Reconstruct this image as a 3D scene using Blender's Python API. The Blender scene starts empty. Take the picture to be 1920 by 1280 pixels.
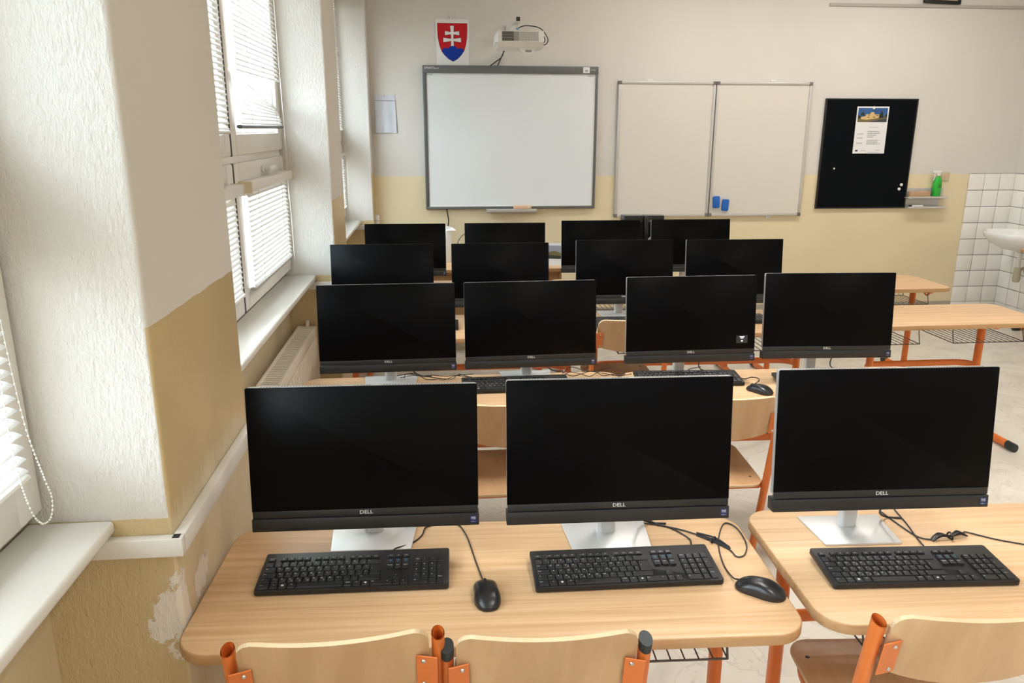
import bpy, bmesh, math, random
from mathutils import Vector, Matrix, Euler
random.seed(7)
sc = bpy.context.scene
C = sc.collection
PI = math.pi
R = math.radians

# ------------------------------------------------------------------ camera, world, exposure
cam_d = bpy.data.cameras.new('camera')
cam_d.sensor_width = 36.0
cam_d.lens = 36.0 * 1464.5 / 1920.0
cam_d.clip_start = 0.02
cam = bpy.data.objects.new('camera', cam_d)
C.objects.link(cam)
yaw, pitch, roll = 0.09305, 0.26614, 0.00185
_w = Vector((math.sin(yaw) * math.cos(pitch), math.cos(yaw) * math.cos(pitch), -math.sin(pitch)))
_r = Vector((math.cos(yaw), -math.sin(yaw), 0))
_u = _r.cross(_w)
_r2 = math.cos(roll) * _r + math.sin(roll) * _u
_u2 = -math.sin(roll) * _r + math.cos(roll) * _u
cm = Matrix(((_r2.x, _u2.x, -_w.x, 0), (_r2.y, _u2.y, -_w.y, 0), (_r2.z, _u2.z, -_w.z, 1.687), (0, 0, 0, 1)))
cam.matrix_world = cm
sc.camera = cam

world = bpy.data.worlds.new('overcast_sky')
sc.world = world
world.use_nodes = True
wn, wl = world.node_tree.nodes, world.node_tree.links
wn.clear()
w_out = wn.new('ShaderNodeOutputWorld')
w_bg = wn.new('ShaderNodeBackground')
w_tc = wn.new('ShaderNodeTexCoord')
w_sep = wn.new('ShaderNodeSeparateXYZ')
w_rmp = wn.new('ShaderNodeValToRGB')
wl.new(w_tc.outputs['Generated'], w_sep.inputs[0])
w_map = wn.new('ShaderNodeMapRange')
w_map.inputs['From Min'].default_value = -0.12
w_map.inputs['From Max'].default_value = 0.12
wl.new(w_sep.outputs['Z'], w_map.inputs['Value'])
wl.new(w_map.outputs[0], w_rmp.inputs[0])
w_rmp.color_ramp.elements[0].color = (0.36, 0.35, 0.33, 1)      # pale ground
w_rmp.color_ramp.elements[1].color = (0.78, 0.88, 1.0, 1)       # bright overcast sky
wl.new(w_rmp.outputs[0], w_bg.inputs[0])
w_bg.inputs[1].default_value = 5.8
wl.new(w_bg.outputs[0], w_out.inputs[0])

sc.view_settings.view_transform = 'Standard'
sc.view_settings.look = 'None'
sc.view_settings.gamma = 1.0
sc.view_settings.use_curve_mapping = False
sc.view_settings.exposure = 1.45
sc.cycles.max_bounces = 10
sc.cycles.diffuse_bounces = 5
sc.cycles.adaptive_threshold = 0.015
sc.cycles.glossy_bounces = 3
sc.cycles.transparent_max_bounces = 12
sc.cycles.caustics_reflective = False
sc.cycles.caustics_refractive = False
sc.cycles.sample_clamp_indirect = 6.0
sc.cycles.use_denoising = True

# ------------------------------------------------------------------ materials
MATS = {}
def s2l(*c):
    return tuple(((v / 255) / 12.92 if v / 255 <= .04045 else ((v / 255 + .055) / 1.055) ** 2.4) for v in c) + (1.0,)

def nodes(name):
    m = bpy.data.materials.new(name)
    m.use_nodes = True
    MATS[name] = m
    nt = m.node_tree
    return m, nt, nt.nodes['Principled BSDF']

def N(nt, t, **kw):
    n = nt.nodes.new(t)
    for k, v in kw.items():
        setattr(n, k, v)
    return n

def plain(name, col, rough=0.5, metal=0.0, spec=0.5, var=0.0, vscale=8.0, bump=0.0, bscale=60.0, stretch=(1, 1, 1)):
    m, nt, b = nodes(name)
    col = col if len(col) == 4 else tuple(col) + (1,)
    b.inputs['Roughness'].default_value = rough
    b.inputs['Metallic'].default_value = metal
    b.inputs['Specular IOR Level'].default_value = spec
    tc = N(nt, 'ShaderNodeTexCoord')
    mp = N(nt, 'ShaderNodeMapping')
    mp.inputs['Scale'].default_value = stretch
    nt.links.new(tc.outputs['Object'], mp.inputs[0])
    no = N(nt, 'ShaderNodeTexNoise')
    no.inputs['Scale'].default_value = vscale
    no.inputs['Detail'].default_value = 4
    nt.links.new(mp.outputs[0], no.inputs['Vector'])
    mx = N(nt, 'ShaderNodeMix', data_type='RGBA')
    v = max(var, 0.02)
    mx.inputs[6].default_value = tuple(c * (1 - v) for c in col[:3]) + (1,)
    mx.inputs[7].default_value = tuple(min(1, c * (1 + v)) for c in col[:3]) + (1,)
    nt.links.new(no.outputs[0], mx.inputs[0])
    nt.links.new(mx.outputs[2], b.inputs['Base Color'])
    if bump:
        n2 = N(nt, 'ShaderNodeTexNoise')
        n2.inputs['Scale'].default_value = bscale
        n2.inputs['Detail'].default_value = 5
        nt.links.new(mp.outputs[0], n2.inputs['Vector'])
        bp = N(nt, 'ShaderNodeBump')
        bp.inputs['Strength'].default_value = bump
        bp.inputs['Distance'].default_value = 0.004
        nt.links.new(n2.outputs[0], bp.inputs['Height'])
        nt.links.new(bp.outputs[0], b.inputs['Normal'])
    return m

def wood(name, c0, c1, rough=0.42, axis=(1.2, 26, 26), rings=0.0, bump=0.05):
    m, nt, b = nodes(name)
    tc = N(nt, 'ShaderNodeTexCoord')
    oi = N(nt, 'ShaderNodeObjectInfo')
    add = N(nt, 'ShaderNodeVectorMath', operation='ADD')
    nt.links.new(tc.outputs['Object'], add.inputs[0])
    sc_ = N(nt, 'ShaderNodeVectorMath', operation='SCALE')
    cx = N(nt, 'ShaderNodeCombineXYZ')
    for i in range(3):
        nt.links.new(oi.outputs['Random'], cx.inputs[i])
    nt.links.new(cx.outputs[0], sc_.inputs[0])
    sc_.inputs['Scale'].default_value = 7.0
    nt.links.new(sc_.outputs[0], add.inputs[1])
    mp = N(nt, 'ShaderNodeMapping')
    mp.inputs['Scale'].default_value = axis
    nt.links.new(add.outputs[0], mp.inputs[0])
    n1 = N(nt, 'ShaderNodeTexNoise')
    n1.inputs['Scale'].default_value = 1.6
    n1.inputs['Detail'].default_value = 7
    n1.inputs['Roughness'].default_value = 0.62
    n1.inputs['Distortion'].default_value = 0.5
    nt.links.new(mp.outputs[0], n1.inputs['Vector'])
    fac = n1.outputs[0]
    if rings:
        n2 = N(nt, 'ShaderNodeTexNoise')
        n2.inputs['Scale'].default_value = 0.35
        n2.inputs['Detail'].default_value = 1
        nt.links.new(mp.outputs[0], n2.inputs['Vector'])
        ml = N(nt, 'ShaderNodeMath', operation='MULTIPLY')
        ml.inputs[1].default_value = rings
        nt.links.new(n2.outputs[0], ml.inputs[0])
        sn = N(nt, 'ShaderNodeMath', operation='SINE')
        nt.links.new(ml.outputs[0], sn.inputs[0])
        ab = N(nt, 'ShaderNodeMath', operation='MULTIPLY_ADD')
        ab.inputs[1].default_value = 0.10
        nt.links.new(sn.outputs[0], ab.inputs[0])
        nt.links.new(n1.outputs[0], ab.inputs[2])
        fac = ab.outputs[0]
    rp = N(nt, 'ShaderNodeValToRGB')
    rp.color_ramp.elements[0].position = 0.3
    rp.color_ramp.elements[1].position = 0.7
    rp.color_ramp.elements[0].color = tuple(c0) + (1,)
    rp.color_ramp.elements[1].color = tuple(c1) + (1,)
    nt.links.new(fac, rp.inputs[0])
    nt.links.new(rp.outputs[0], b.inputs['Base Color'])
    b.inputs['Roughness'].default_value = rough
    b.inputs['Specular IOR Level'].default_value = 0.4
    bp = N(nt, 'ShaderNodeBump')
    bp.inputs['Strength'].default_value = bump
    bp.inputs['Distance'].default_value = 0.002
    nt.links.new(n1.outputs[0], bp.inputs['Height'])
    nt.links.new(bp.outputs[0], b.inputs['Normal'])
    return m

WHITE_PAINT = (0.685, 0.655, 0.61)
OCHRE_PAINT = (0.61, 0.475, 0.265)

def wall_paint(name, zline, coarse=0.25, streak=False, peel=None, smear=None, ochre=OCHRE_PAINT):
    """white distemper above zline, glossy ochre oil paint below, with plaster relief"""
    m, nt, b = nodes(name)
    L = nt.links.new
    geo = N(nt, 'ShaderNodeNewGeometry')
    sep = N(nt, 'ShaderNodeSeparateXYZ')
    L(geo.outputs['Position'], sep.inputs[0])
    wob = N(nt, 'ShaderNodeTexNoise')
    wob.inputs['Scale'].default_value = 9.0
    L(geo.outputs['Position'], wob.inputs['Vector'])
    wa = N(nt, 'ShaderNodeMath', operation='MULTIPLY_ADD')
    wa.inputs[1].default_value = 0.012
    L(wob.outputs[0], wa.inputs[0])
    L(sep.outputs['Z'], wa.inputs[2])
    gt = N(nt, 'ShaderNodeMath', operation='GREATER_THAN')
    gt.inputs[1].default_value = zline + 0.006
    L(wa.outputs[0], gt.inputs[0])
    n1 = N(nt, 'ShaderNodeTexNoise')
    n1.inputs['Scale'].default_value = 2.3
    n1.inputs['Detail'].default_value = 5
    L(geo.outputs['Position'], n1.inputs['Vector'])
    def var(col, v):
        x = N(nt, 'ShaderNodeMix', data_type='RGBA')
        x.inputs[6].default_value = tuple(c * (1 - v) for c in col) + (1,)
        x.inputs[7].default_value = tuple(min(1, c * (1 + v)) for c in col) + (1,)
        L(n1.outputs[0], x.inputs[0])
        return x.outputs[2]
    mx = N(nt, 'ShaderNodeMix', data_type='RGBA')
    L(gt.outputs[0], mx.inputs[0])
    L(var(ochre, 0.07), mx.inputs[6])
    L(var(WHITE_PAINT, 0.05), mx.inputs[7])
    col = mx.outputs[2]
    if smear:                                   # dry brush marks of pale paint just above a height
        za, zb = smear
        st = N(nt, 'ShaderNodeMapping')
        st.inputs['Scale'].default_value = (60, 90, 5)
        L(geo.outputs['Position'], st.inputs[0])
        sn = N(nt, 'ShaderNodeTexNoise')
        sn.inputs['Scale'].default_value = 1.5
        sn.inputs['Detail'].default_value = 3
        L(st.outputs[0], sn.inputs['Vector'])
        mr = N(nt, 'ShaderNodeMapRange')
        mr.inputs['From Min'].default_value = zb
        mr.inputs['From Max'].default_value = za
        L(sep.outputs['Z'], mr.inputs['Value'])
        ad = N(nt, 'ShaderNodeMath', operation='MULTIPLY')
        L(mr.outputs[0], ad.inputs[0])
        L(sn.outputs[0], ad.inputs[1])
        g2 = N(nt, 'ShaderNodeMapRange')
        g2.inputs['From Min'].default_value = 0.30
        g2.inputs['From Max'].default_value = 0.42
        g2.inputs['To Max'].default_value = 0.6
        L(ad.outputs[0], g2.inputs['Value'])
        m2 = N(nt, 'ShaderNodeMix', data_type='RGBA')
        L(g2.outputs[0], m2.inputs[0])
        L(col, m2.inputs[6])
        m2.inputs[7].default_value = (0.66, 0.58, 0.42, 1)
        col = m2.outputs[2]
    pm = None
    if peel:                                    # flaked-off paint showing white plaster
        tot = None
        for (px, py, pz, rx, rz) in peel:
            sb = N(nt, 'ShaderNodeVectorMath', operation='SUBTRACT')
            sb.inputs[1].default_value = (px, py, pz)
            L(geo.outputs['Position'], sb.inputs[0])
            dv = N(nt, 'ShaderNodeVectorMath', operation='DIVIDE')
            dv.inputs[1].default_value = (rx, rx, rz)
            L(sb.outputs[0], dv.inputs[0])
            ln = N(nt, 'ShaderNodeVectorMath', operation='LENGTH')
            L(dv.outputs[0], ln.inputs[0])
            mr = N(nt, 'ShaderNodeMapRange')
            mr.inputs['From Min'].default_value = 1.0
            mr.inputs['From Max'].default_value = 0.0
            L(ln.outputs['Value'], mr.inputs['Value'])
            if tot is None:
                tot = mr.outputs[0]
            else:
                mxx = N(nt, 'ShaderNodeMath', operation='MAXIMUM')
                L(tot, mxx.inputs[0]); L(mr.outputs[0], mxx.inputs[1])
                tot = mxx.outputs[0]
        pn = N(nt, 'ShaderNodeTexNoise')
        pn.inputs['Scale'].default_value = 26.0
        pn.inputs['Detail'].default_value = 6
        pn.inputs['Roughness'].default_value = 0.65
        L(geo.outputs['Position'], pn.inputs['Vector'])
        sm = N(nt, 'ShaderNodeMath', operation='MULTIPLY_ADD')
        sm.inputs[1].default_value = 0.55
        L(tot, sm.inputs[0]); L(pn.outputs[0], sm.inputs[2])
        pg = N(nt, 'ShaderNodeMapRange')
        pg.inputs['From Min'].default_value = 0.70
        pg.inputs['From Max'].default_value = 0.74
        L(sm.outputs[0], pg.inputs['Value'])
        m3 = N(nt, 'ShaderNodeMix', data_type='RGBA')
        L(pg.outputs[0], m3.inputs[0])
        L(col, m3.inputs[6])
        m3.inputs[7].default_value = (0.78, 0.74, 0.67, 1)
        col = m3.outputs[2]
        pm = pg.outputs[0]
    L(col, b.inputs['Base Color'])
    rr = N(nt, 'ShaderNodeMapRange')
    rr.inputs['To Min'].default_value = 0.33
    rr.inputs['To Max'].default_value = 0.72
    L(gt.outputs[0], rr.inputs['Value'])
    L(rr.outputs[0], b.inputs['Roughness'])
    b.inputs['Specular IOR Level'].default_value = 0.4
    mp = N(nt, 'ShaderNodeMapping')
    mp.inputs['Scale'].default_value = (1, 1, 0.45) if streak else (1, 1, 0.8)
    L(geo.outputs['Position'], mp.inputs[0])
    n2 = N(nt, 'ShaderNodeTexNoise')
    n2.inputs['Scale'].default_value = 95 if streak else 26
    n2.inputs['Detail'].default_value = 6
    n2.inputs['Roughness'].default_value = 0.6
    L(mp.outputs[0], n2.inputs['Vector'])
    bp = N(nt, 'ShaderNodeBump')
    bp.inputs['Strength'].default_value = coarse
    bp.inputs['Distance'].default_value = 0.006
    L(n2.outputs[0], bp.inputs['Height'])
    nrm = bp.outputs[0]
    if pm is not None:
        b2 = N(nt, 'ShaderNodeBump', invert=True)
        b2.inputs['Strength'].default_value = 0.5
        b2.inputs['Distance'].default_value = 0.004
        L(pm, b2.inputs['Height'])
        L(nrm, b2.inputs['Normal'])
        nrm = b2.outputs[0]
    L(nrm, b.inputs['Normal'])
    return m

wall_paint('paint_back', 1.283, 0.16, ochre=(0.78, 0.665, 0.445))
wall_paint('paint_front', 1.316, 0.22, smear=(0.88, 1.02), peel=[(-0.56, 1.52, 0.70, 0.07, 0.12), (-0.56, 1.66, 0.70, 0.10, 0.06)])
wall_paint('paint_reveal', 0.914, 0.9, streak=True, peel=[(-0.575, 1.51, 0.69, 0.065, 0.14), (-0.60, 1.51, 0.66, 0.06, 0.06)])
wall_paint('paint_plain', 1.283, 0.2)
wood('beech_top', (0.54, 0.32, 0.155), (0.73, 0.49, 0.285), 0.42, axis=(1.0, 34, 34))
wood('beech_edge', (0.40, 0.22, 0.095), (0.52, 0.31, 0.15), 0.45)
wood('beech_ply', (0.50, 0.30, 0.15), (0.62, 0.40, 0.215), 0.34, axis=(8, 8, 1.4), rings=60)
wood('beech_seat', (0.42, 0.235, 0.115), (0.58, 0.36, 0.19), 0.34, axis=(7, 2.0, 7), rings=50)
wood('ply_edge', (0.50, 0.36, 0.20), (0.72, 0.56, 0.35), 0.6, axis=(1, 1, 160))
wood('desk_panel_wood', (0.36, 0.20, 0.085), (0.47, 0.28, 0.13), 0.45)
plain('orange_metal', (0.66, 0.165, 0.03), 0.36, 0.0, 0.5, 0.06, 30)
plain('tube_inside', (0.07, 0.025, 0.01), 0.7)
plain('black_plastic', (0.012, 0.012, 0.013), 0.42, 0.0, 0.45, 0.1, 60)
plain('dark_cap', (0.018, 0.024, 0.024), 0.5)
plain('key_plastic', (0.016, 0.016, 0.017), 0.38, 0.0, 0.45)
plain('bezel_plastic', (0.016, 0.0165, 0.017), 0.42, 0.0, 0.45, 0.05, 90)
plain('screen_glass', (0.0015, 0.0015, 0.002), 0.28, 0.0, 0.08)
plain('screen_window', (0.022, 0.024, 0.032), 0.3)
plain('silver', (0.46, 0.46, 0.455), 0.36, 0.45, 0.5, 0.03, 40)
plain('silver_base', (0.70, 0.69, 0.67), 0.34, 0.35, 0.5, 0.03, 40)
plain('print_white', (0.80, 0.80, 0.78), 0.6)
plain('print_grey', (0.36, 0.36, 0.38), 0.7)
plain('print_blue', (0.16, 0.42, 0.62), 0.6)
plain('sticker_navy', (0.012, 0.022, 0.10), 0.3)
plain('cable_black', (0.012, 0.011, 0.011), 0.45)
plain('pvc_white', (0.76, 0.74, 0.70), 0.30, 0.0, 0.5, 0.02, 12)
plain('pvc_shade', (0.36, 0.33, 0.29), 0.6)
plain('seal_black', (0.03, 0.03, 0.03), 0.7)
plain('sill_white', (0.78, 0.765, 0.72), 0.22, 0.0, 0.5, 0.03, 5)
plain('trunk_white', (0.76, 0.74, 0.70), 0.35)
plain('radiator_cream', (0.76, 0.69, 0.58), 0.32, 0.0, 0.5, 0.05, 14)
plain('radiator_dark', (0.06, 0.05, 0.04), 0.7)
plain('board_grey', (0.12, 0.125, 0.122), 0.45)
plain('board_trim', (0.22, 0.225, 0.22), 0.45)
plain('board_surface', (0.755, 0.785, 0.80), 0.5, 0.0, 0.4, 0.01, 3)
plain('whiteboard_enamel', (0.70, 0.665, 0.605), 0.22, 0.0, 0.5, 0.02, 2)
plain('aluminium', (0.58, 0.56, 0.53), 0.36, 0.3)
plain('board_corner', (0.16, 0.15, 0.14), 0.5)
plain('felt_black', (0.0045, 0.0055, 0.007), 0.85, 0, 0.06, 0.15, 40, 0.3, 400)
plain('magnet_blue', (0.008, 0.12, 0.48), 0.6)
plain('paper_white', (0.80, 0.80, 0.80), 0.7)
plain('paper_sleeve', (0.62, 0.64, 0.70), 0.25, 0, 0.5, 0.12, 9, 0.4, 12, (6, 6, 1))
plain('shield_red', (0.54, 0.010, 0.018), 0.6, 0, 0.25)
plain('shield_blue', (0.003, 0.035, 0.33), 0.6, 0, 0.25)
plain('shield_line', (0.06, 0.015, 0.03), 0.6)
plain('projector_white', (0.76, 0.74, 0.70), 0.4)
plain('projector_grey', (0.30, 0.285, 0.26), 0.5)
plain('vent_dark', (0.10, 0.09, 0.075), 0.6)
plain('tile_white', (0.86, 0.84, 0.80), 0.16, 0.0, 0.5, 0.03, 7)
plain('grout', (0.11, 0.085, 0.065), 0.9)
plain('ceramic', (0.82, 0.82, 0.80), 0.10)
plain('pipe_grey', (0.72, 0.70, 0.66), 0.4)
plain('pipe_olive', (0.46, 0.42, 0.30), 0.45)
plain('cloth_white', (0.70, 0.68, 0.66), 0.9, 0, 0.2, 0.05, 20, 0.4, 40)
plain('green_plastic', (0.02, 0.42, 0.035), 0.3)
plain('sponge_tan', (0.52, 0.33, 0.20), 0.9, 0, 0.2, 0.2, 60, 0.5, 200)
plain('tan_plastic', (0.72, 0.47, 0.30), 0.5)
plain('speaker_gloss', (0.006, 0.006, 0.008), 0.12)
plain('speaker_top', (0.16, 0.155, 0.14), 0.5)
plain('wire_dark', (0.10, 0.085, 0.075), 0.42, 0.5)
plain('tan_frame_face', (0.48, 0.38, 0.24), 0.6)
plain('socket_cream', (0.60, 0.50, 0.32), 0.4)
plain('photo_sky', (0.035, 0.11, 0.30), 0.4, 0, .4, .5, 20)
plain('photo_haze', (0.30, 0.31, 0.36), 0.4)
plain('photo_wall', (0.68, 0.47, 0.20), 0.4)
plain('photo_tree', (0.02, 0.025, 0.012), 0.4)
plain('photo_road', (0.05, 0.05, 0.07), 0.4)
plain('photo_grass', (0.16, 0.13, 0.045), 0.4)
plain('chrome', (0.6, 0.58, 0.55), 0.25, 1.0)
plain('cord_white', (0.80, 0.78, 0.72), 0.5)
plain('blind_bar_dark', (0.10, 0.10, 0.10), 0.4)
plain('ceiling_white', (0.66, 0.645, 0.61), 0.9)
plain('skirting_grey', (0.42, 0.38, 0.32), 0.5)
plain('strip_grey', (0.44, 0.41, 0.37), 0.5)

def make_floor_mat():
    m, nt, b = nodes('floor_vinyl')
    L = nt.links.new
    g = N(nt, 'ShaderNodeNewGeometry')
    n1 = N(nt, 'ShaderNodeTexNoise'); n1.inputs['Scale'].default_value = 3.0; n1.inputs['Detail'].default_value = 8
    n1.inputs['Distortion'].default_value = 1.6
    L(g.outputs['Position'], n1.inputs['Vector'])
    rp = N(nt, 'ShaderNodeValToRGB')
    e = rp.color_ramp.elements
    e[0].position = 0.30; e[0].color = (0.50, 0.46, 0.39, 1)
    e[1].position = 0.72; e[1].color = (0.64, 0.60, 0.52, 1)
    x = e.new(0.485); x.color = (0.60, 0.56, 0.48, 1)
    x = e.new(0.50); x.color = (0.49, 0.455, 0.385, 1)
    x = e.new(0.515); x.color = (0.61, 0.57, 0.49, 1)
    L(n1.outputs[0], rp.inputs[0])
    L(rp.outputs[0], b.inputs['Base Color'])
    b.inputs['Roughness'].default_value = 0.32
make_floor_mat()

def make_glass_mat():
    m, nt, b = nodes('window_glass')
    nt.nodes.remove(b)
    out = nt.nodes['Material Output']
    tr = N(nt, 'ShaderNodeBsdfTransparent'); tr.inputs[0].default_value = (0.93, 0.96, 0.95, 1)
    gl = N(nt, 'ShaderNodeBsdfGlossy'); gl.inputs['Roughness'].default_value = 0.02
    lw = N(nt, 'ShaderNodeLayerWeight')
    pw = N(nt, 'ShaderNodeMath', operation='POWER'); pw.inputs[1].default_value = 5.0
    nt.links.new(lw.outputs['Facing'], pw.inputs[0])
    fr = N(nt, 'ShaderNodeMath', operation='MULTIPLY_ADD'); fr.inputs[1].default_value = 0.4; fr.inputs[2].default_value = 0.03
    nt.links.new(pw.outputs[0], fr.inputs[0])
    mx = N(nt, 'ShaderNodeMixShader')
    nt.links.new(fr.outputs[0], mx.inputs[0]); nt.links.new(tr.outputs[0], mx.inputs[1]); nt.links.new(gl.outputs[0], mx.inputs[2])
    nt.links.new(mx.outputs[0], out.inputs[0])
make_glass_mat()

def make_slat_mat():
    m, nt, b = nodes('blind_slat')
    out = nt.nodes['Material Output']
    b.inputs['Base Color'].default_value = (0.80, 0.80, 0.79, 1)
    b.inputs['Roughness'].default_value = 0.4
    tl = N(nt, 'ShaderNodeBsdfTranslucent'); tl.inputs[0].default_value = (0.72, 0.74, 0.75, 1)
    mx = N(nt, 'ShaderNodeMixShader'); mx.inputs[0].default_value = 0.06
    nt.links.new(b.outputs[0], mx.inputs[1]); nt.links.new(tl.outputs[0], mx.inputs[2])
    nt.links.new(mx.outputs[0], out.inputs[0])
make_slat_mat()

def make_emit(name, col, s):
    m, nt, b = nodes(name)
    b.inputs['Base Color'].default_value = col + (1,)
    b.inputs['Emission Color'].default_value = col + (1,)
    b.inputs['Emission Strength'].default_value = s
make_emit('screen_icon', (0.85, 0.87, 0.9), 0.8)

# ------------------------------------------------------------------ mesh helpers
_TXT = {}
def text_geo(s):
    if s not in _TXT:
        cu = bpy.data.curves.new('t', 'FONT')
        cu.body = s; cu.size = 1.0; cu.resolution_u = 2
        cu.align_x = 'CENTER'; cu.align_y = 'CENTER'
        o = bpy.data.objects.new('t', cu)
        me = bpy.data.meshes.new_from_object(o)
        _TXT[s] = ([v.co.copy() for v in me.vertices], [tuple(p.vertices) for p in me.polygons])
        bpy.data.objects.remove(o); bpy.data.curves.remove(cu); bpy.data.meshes.remove(me)
    return _TXT[s]

def rrect(w, h, r, n=6):
    p = []
    for cx, cy, a0 in ((w / 2 - r, h / 2 - r, 0), (-w / 2 + r, h / 2 - r, PI / 2), (-w / 2 + r, -h / 2 + r, PI), (w / 2 - r, -h / 2 + r, 1.5 * PI)):
        for i in range(n + 1):
            a = a0 + PI / 2 * i / n
            p.append((cx + r * math.cos(a), cy + r * math.sin(a)))
    return p

def spline(pts, n=6):
    P = [Vector(p) for p in pts]
    out = []
    for i in range(len(P) - 1):
        p0 = P[i - 1] if i > 0 else P[i] * 2 - P[i + 1]
        p1, p2 = P[i], P[i + 1]
        p3 = P[i + 2] if i + 2 < len(P) else P[i + 1] * 2 - P[i]
        for k in range(n):
            t = k / n
            out.append(0.5 * ((2 * p1) + (p2 - p0) * t + (2 * p0 - 5 * p1 + 4 * p2 - p3) * t * t + (3 * p1 - p0 - 3 * p2 + p3) * t ** 3))
    out.append(P[-1])
    return out

class MB:
    def __init__(s):
        s.v, s.f, s.m, s.mats = [], [], [], []
    def mi(s, mat):
        if mat is None: return 0
        if mat not in s.mats: s.mats.append(mat)
        return s.mats.index(mat)
    def add(s, vs, fs, mat=None, M=None):
        b = len(s.v)
        s.v += [tuple(M @ Vector(v)) if M is not None else tuple(v) for v in vs]
        k = s.mi(mat)
        for f in fs:
            s.f.append(tuple(i + b for i in f)); s.m.append(k)
        return s
    def box(s, x0, x1, y0, y1, z0, z1, mat=None, M=None):
        vs = [(x0, y0, z0), (x1, y0, z0), (x1, y1, z0), (x0, y1, z0), (x0, y0, z1), (x1, y0, z1), (x1, y1, z1), (x0, y1, z1)]
        return s.add(vs, [(3, 2, 1, 0), (4, 5, 6, 7), (0, 1, 5, 4), (1, 2, 6, 5), (2, 3, 7, 6), (3, 0, 4, 7)], mat, M)
    def bbox(s, x0, x1, y0, y1, z0, z1, bev=0.003, seg=2, mat=None, M=None):
        bm = bmesh.new()
        bmesh.ops.create_cube(bm, size=1)
        for v in bm.verts:
            v.co = Vector(((x0 + x1) / 2 + v.co.x * (x1 - x0), (y0 + y1) / 2 + v.co.y * (y1 - y0), (z0 + z1) / 2 + v.co.z * (z1 - z0)))
        bmesh.ops.bevel(bm, geom=list(bm.edges), offset=bev, segments=seg, profile=0.5, affect='EDGES')
        bm.verts.index_update()
        s.add([v.co.copy() for v in bm.verts], [tuple(v.index for v in f.verts) for f in bm.faces], mat, M)
        bm.free()
        return s
    def prism(s, poly, z0, z1, mat=None, M=None, side=None, bev=0.0):
        """polygon (ccw in xy) extruded in z; bev chamfers the rims"""
        n = len(poly)
        cx = sum(p[0] for p in poly) / n; cy = sum(p[1] for p in poly) / n
        def inset(d):
            out = []
            for i in range(n):
                a, b, c = Vector(poly[i - 1]), Vector(poly[i]), Vector(poly[(i + 1) % n])
                d1 = (b - a); d2 = (c - b)
                if d1.length < 1e-9: d1 = d2
                if d2.length < 1e-9: d2 = d1
                nn = Vector((-d1.y, d1.x)).normalized() + Vector((-d2.y, d2.x)).normalized()
                if nn.length < 1e-6: nn = Vector((-d1.y, d1.x))
                out.append(b + nn.normalized() * d)
            return out
        rings = []
        if bev:
            ip = inset(bev); hp = inset(bev * .3)
            rings = [(ip, z0), (hp, z0 + bev * .3), (poly, z0 + bev), (poly, z1 - bev), (hp, z1 - bev * .3), (ip, z1)]
        else:
            rings = [(poly, z0), (poly, z1)]
        vs = []
        for pl, z in rings: vs += [(p[0], p[1], z) for p in pl]
        fs_side = []
        for k in range(len(rings) - 1):
            for i in range(n):
                j = (i + 1) % n
                fs_side.append((k * n + i, k * n + j, (k + 1) * n + j, (k + 1) * n + i))
        base = (len(rings) - 1) * n
        s.add(vs, [tuple(reversed(range(n))), tuple(base + i for i in range(n))] + (fs_side if side is None else []), mat, M)
        if side is not None:
            b = len(s.v) - len(vs)
            k = s.mi(side)
            for f in fs_side:
                s.f.append(tuple(i + b for i in f)); s.m.append(k)
        return s
    def tube(s, pts, r, sides=8, mat=None, M=None, ry=None, up=(0, 0, 1), caps=True, closed=False):
        P = [Vector(p) for p in pts]
        n = len(P)
        ry = r if ry is None else ry
        vs, fs = [], []
        nrm = None
        for i in range(n):
            if closed: t = (P[(i + 1) % n] - P[i - 1])
            else: t = (P[min(i + 1, n - 1)] - P[max(i - 1, 0)])
            t = t.normalized()
            if nrm is None:
                a = Vector(up)
                if abs(a.dot(t)) > .98: a = Vector((1, 0, 0)) if abs(t.x) < .9 else Vector((0, 1, 0))
                nrm = (a - t * a.dot(t)).normalized()
            else:
                nrm = (nrm - t * nrm.dot(t)).normalized()
            bi = t.cross(nrm)
            rr = r(i / (n - 1)) if callable(r) else r
            rb = rr if callable(r) else ry
            for k in range(sides):
                a = 2 * PI * k / sides
                vs.append(P[i] + bi * rr * math.cos(a) + nrm * rb * math.sin(a))
        m = n if closed else n - 1
        for i in range(m):
            for k in range(sides):
                i2 = (i + 1) % n; k2 = (k + 1) % sides
                fs.append((i * sides + k, i * sides + k2, i2 * sides + k2, i2 * sides + k))
        if caps and not closed:
            fs.append(tuple(reversed(range(sides))))
            fs.append(tuple((n - 1) * sides + k for k in range(sides)))
        return s.add(vs, fs, mat, M)
    def lathe(s, prof, n=24, mat=None, M=None, cap=True):
        vs, fs = [], []
        for (r, z) in prof:
            for k in range(n):
                a = 2 * PI * k / n
                vs.append((r * math.cos(a), r * math.sin(a), z))
        for i in range(len(prof) - 1):
            for k in range(n):
                k2 = (k + 1) % n
                fs.append((i * n + k, i * n + k2, (i + 1) * n + k2, (i + 1) * n + k))
        if cap:
            fs.append(tuple(reversed(range(n))))
            fs.append(tuple((len(prof) - 1) * n + k for k in range(n)))
        return s.add(vs, fs, mat, M)
    def text(s, t, size, M, mat=None, sx=1.0):
        vs, fs = text_geo(t)
        return s.add([(v.x * size * sx, v.y * size, 0) for v in vs], fs, mat, M)
    def poly(s, pts, mat=None, M=None):
        return s.add(pts, [tuple(range(len(pts)))], mat, M)
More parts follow.
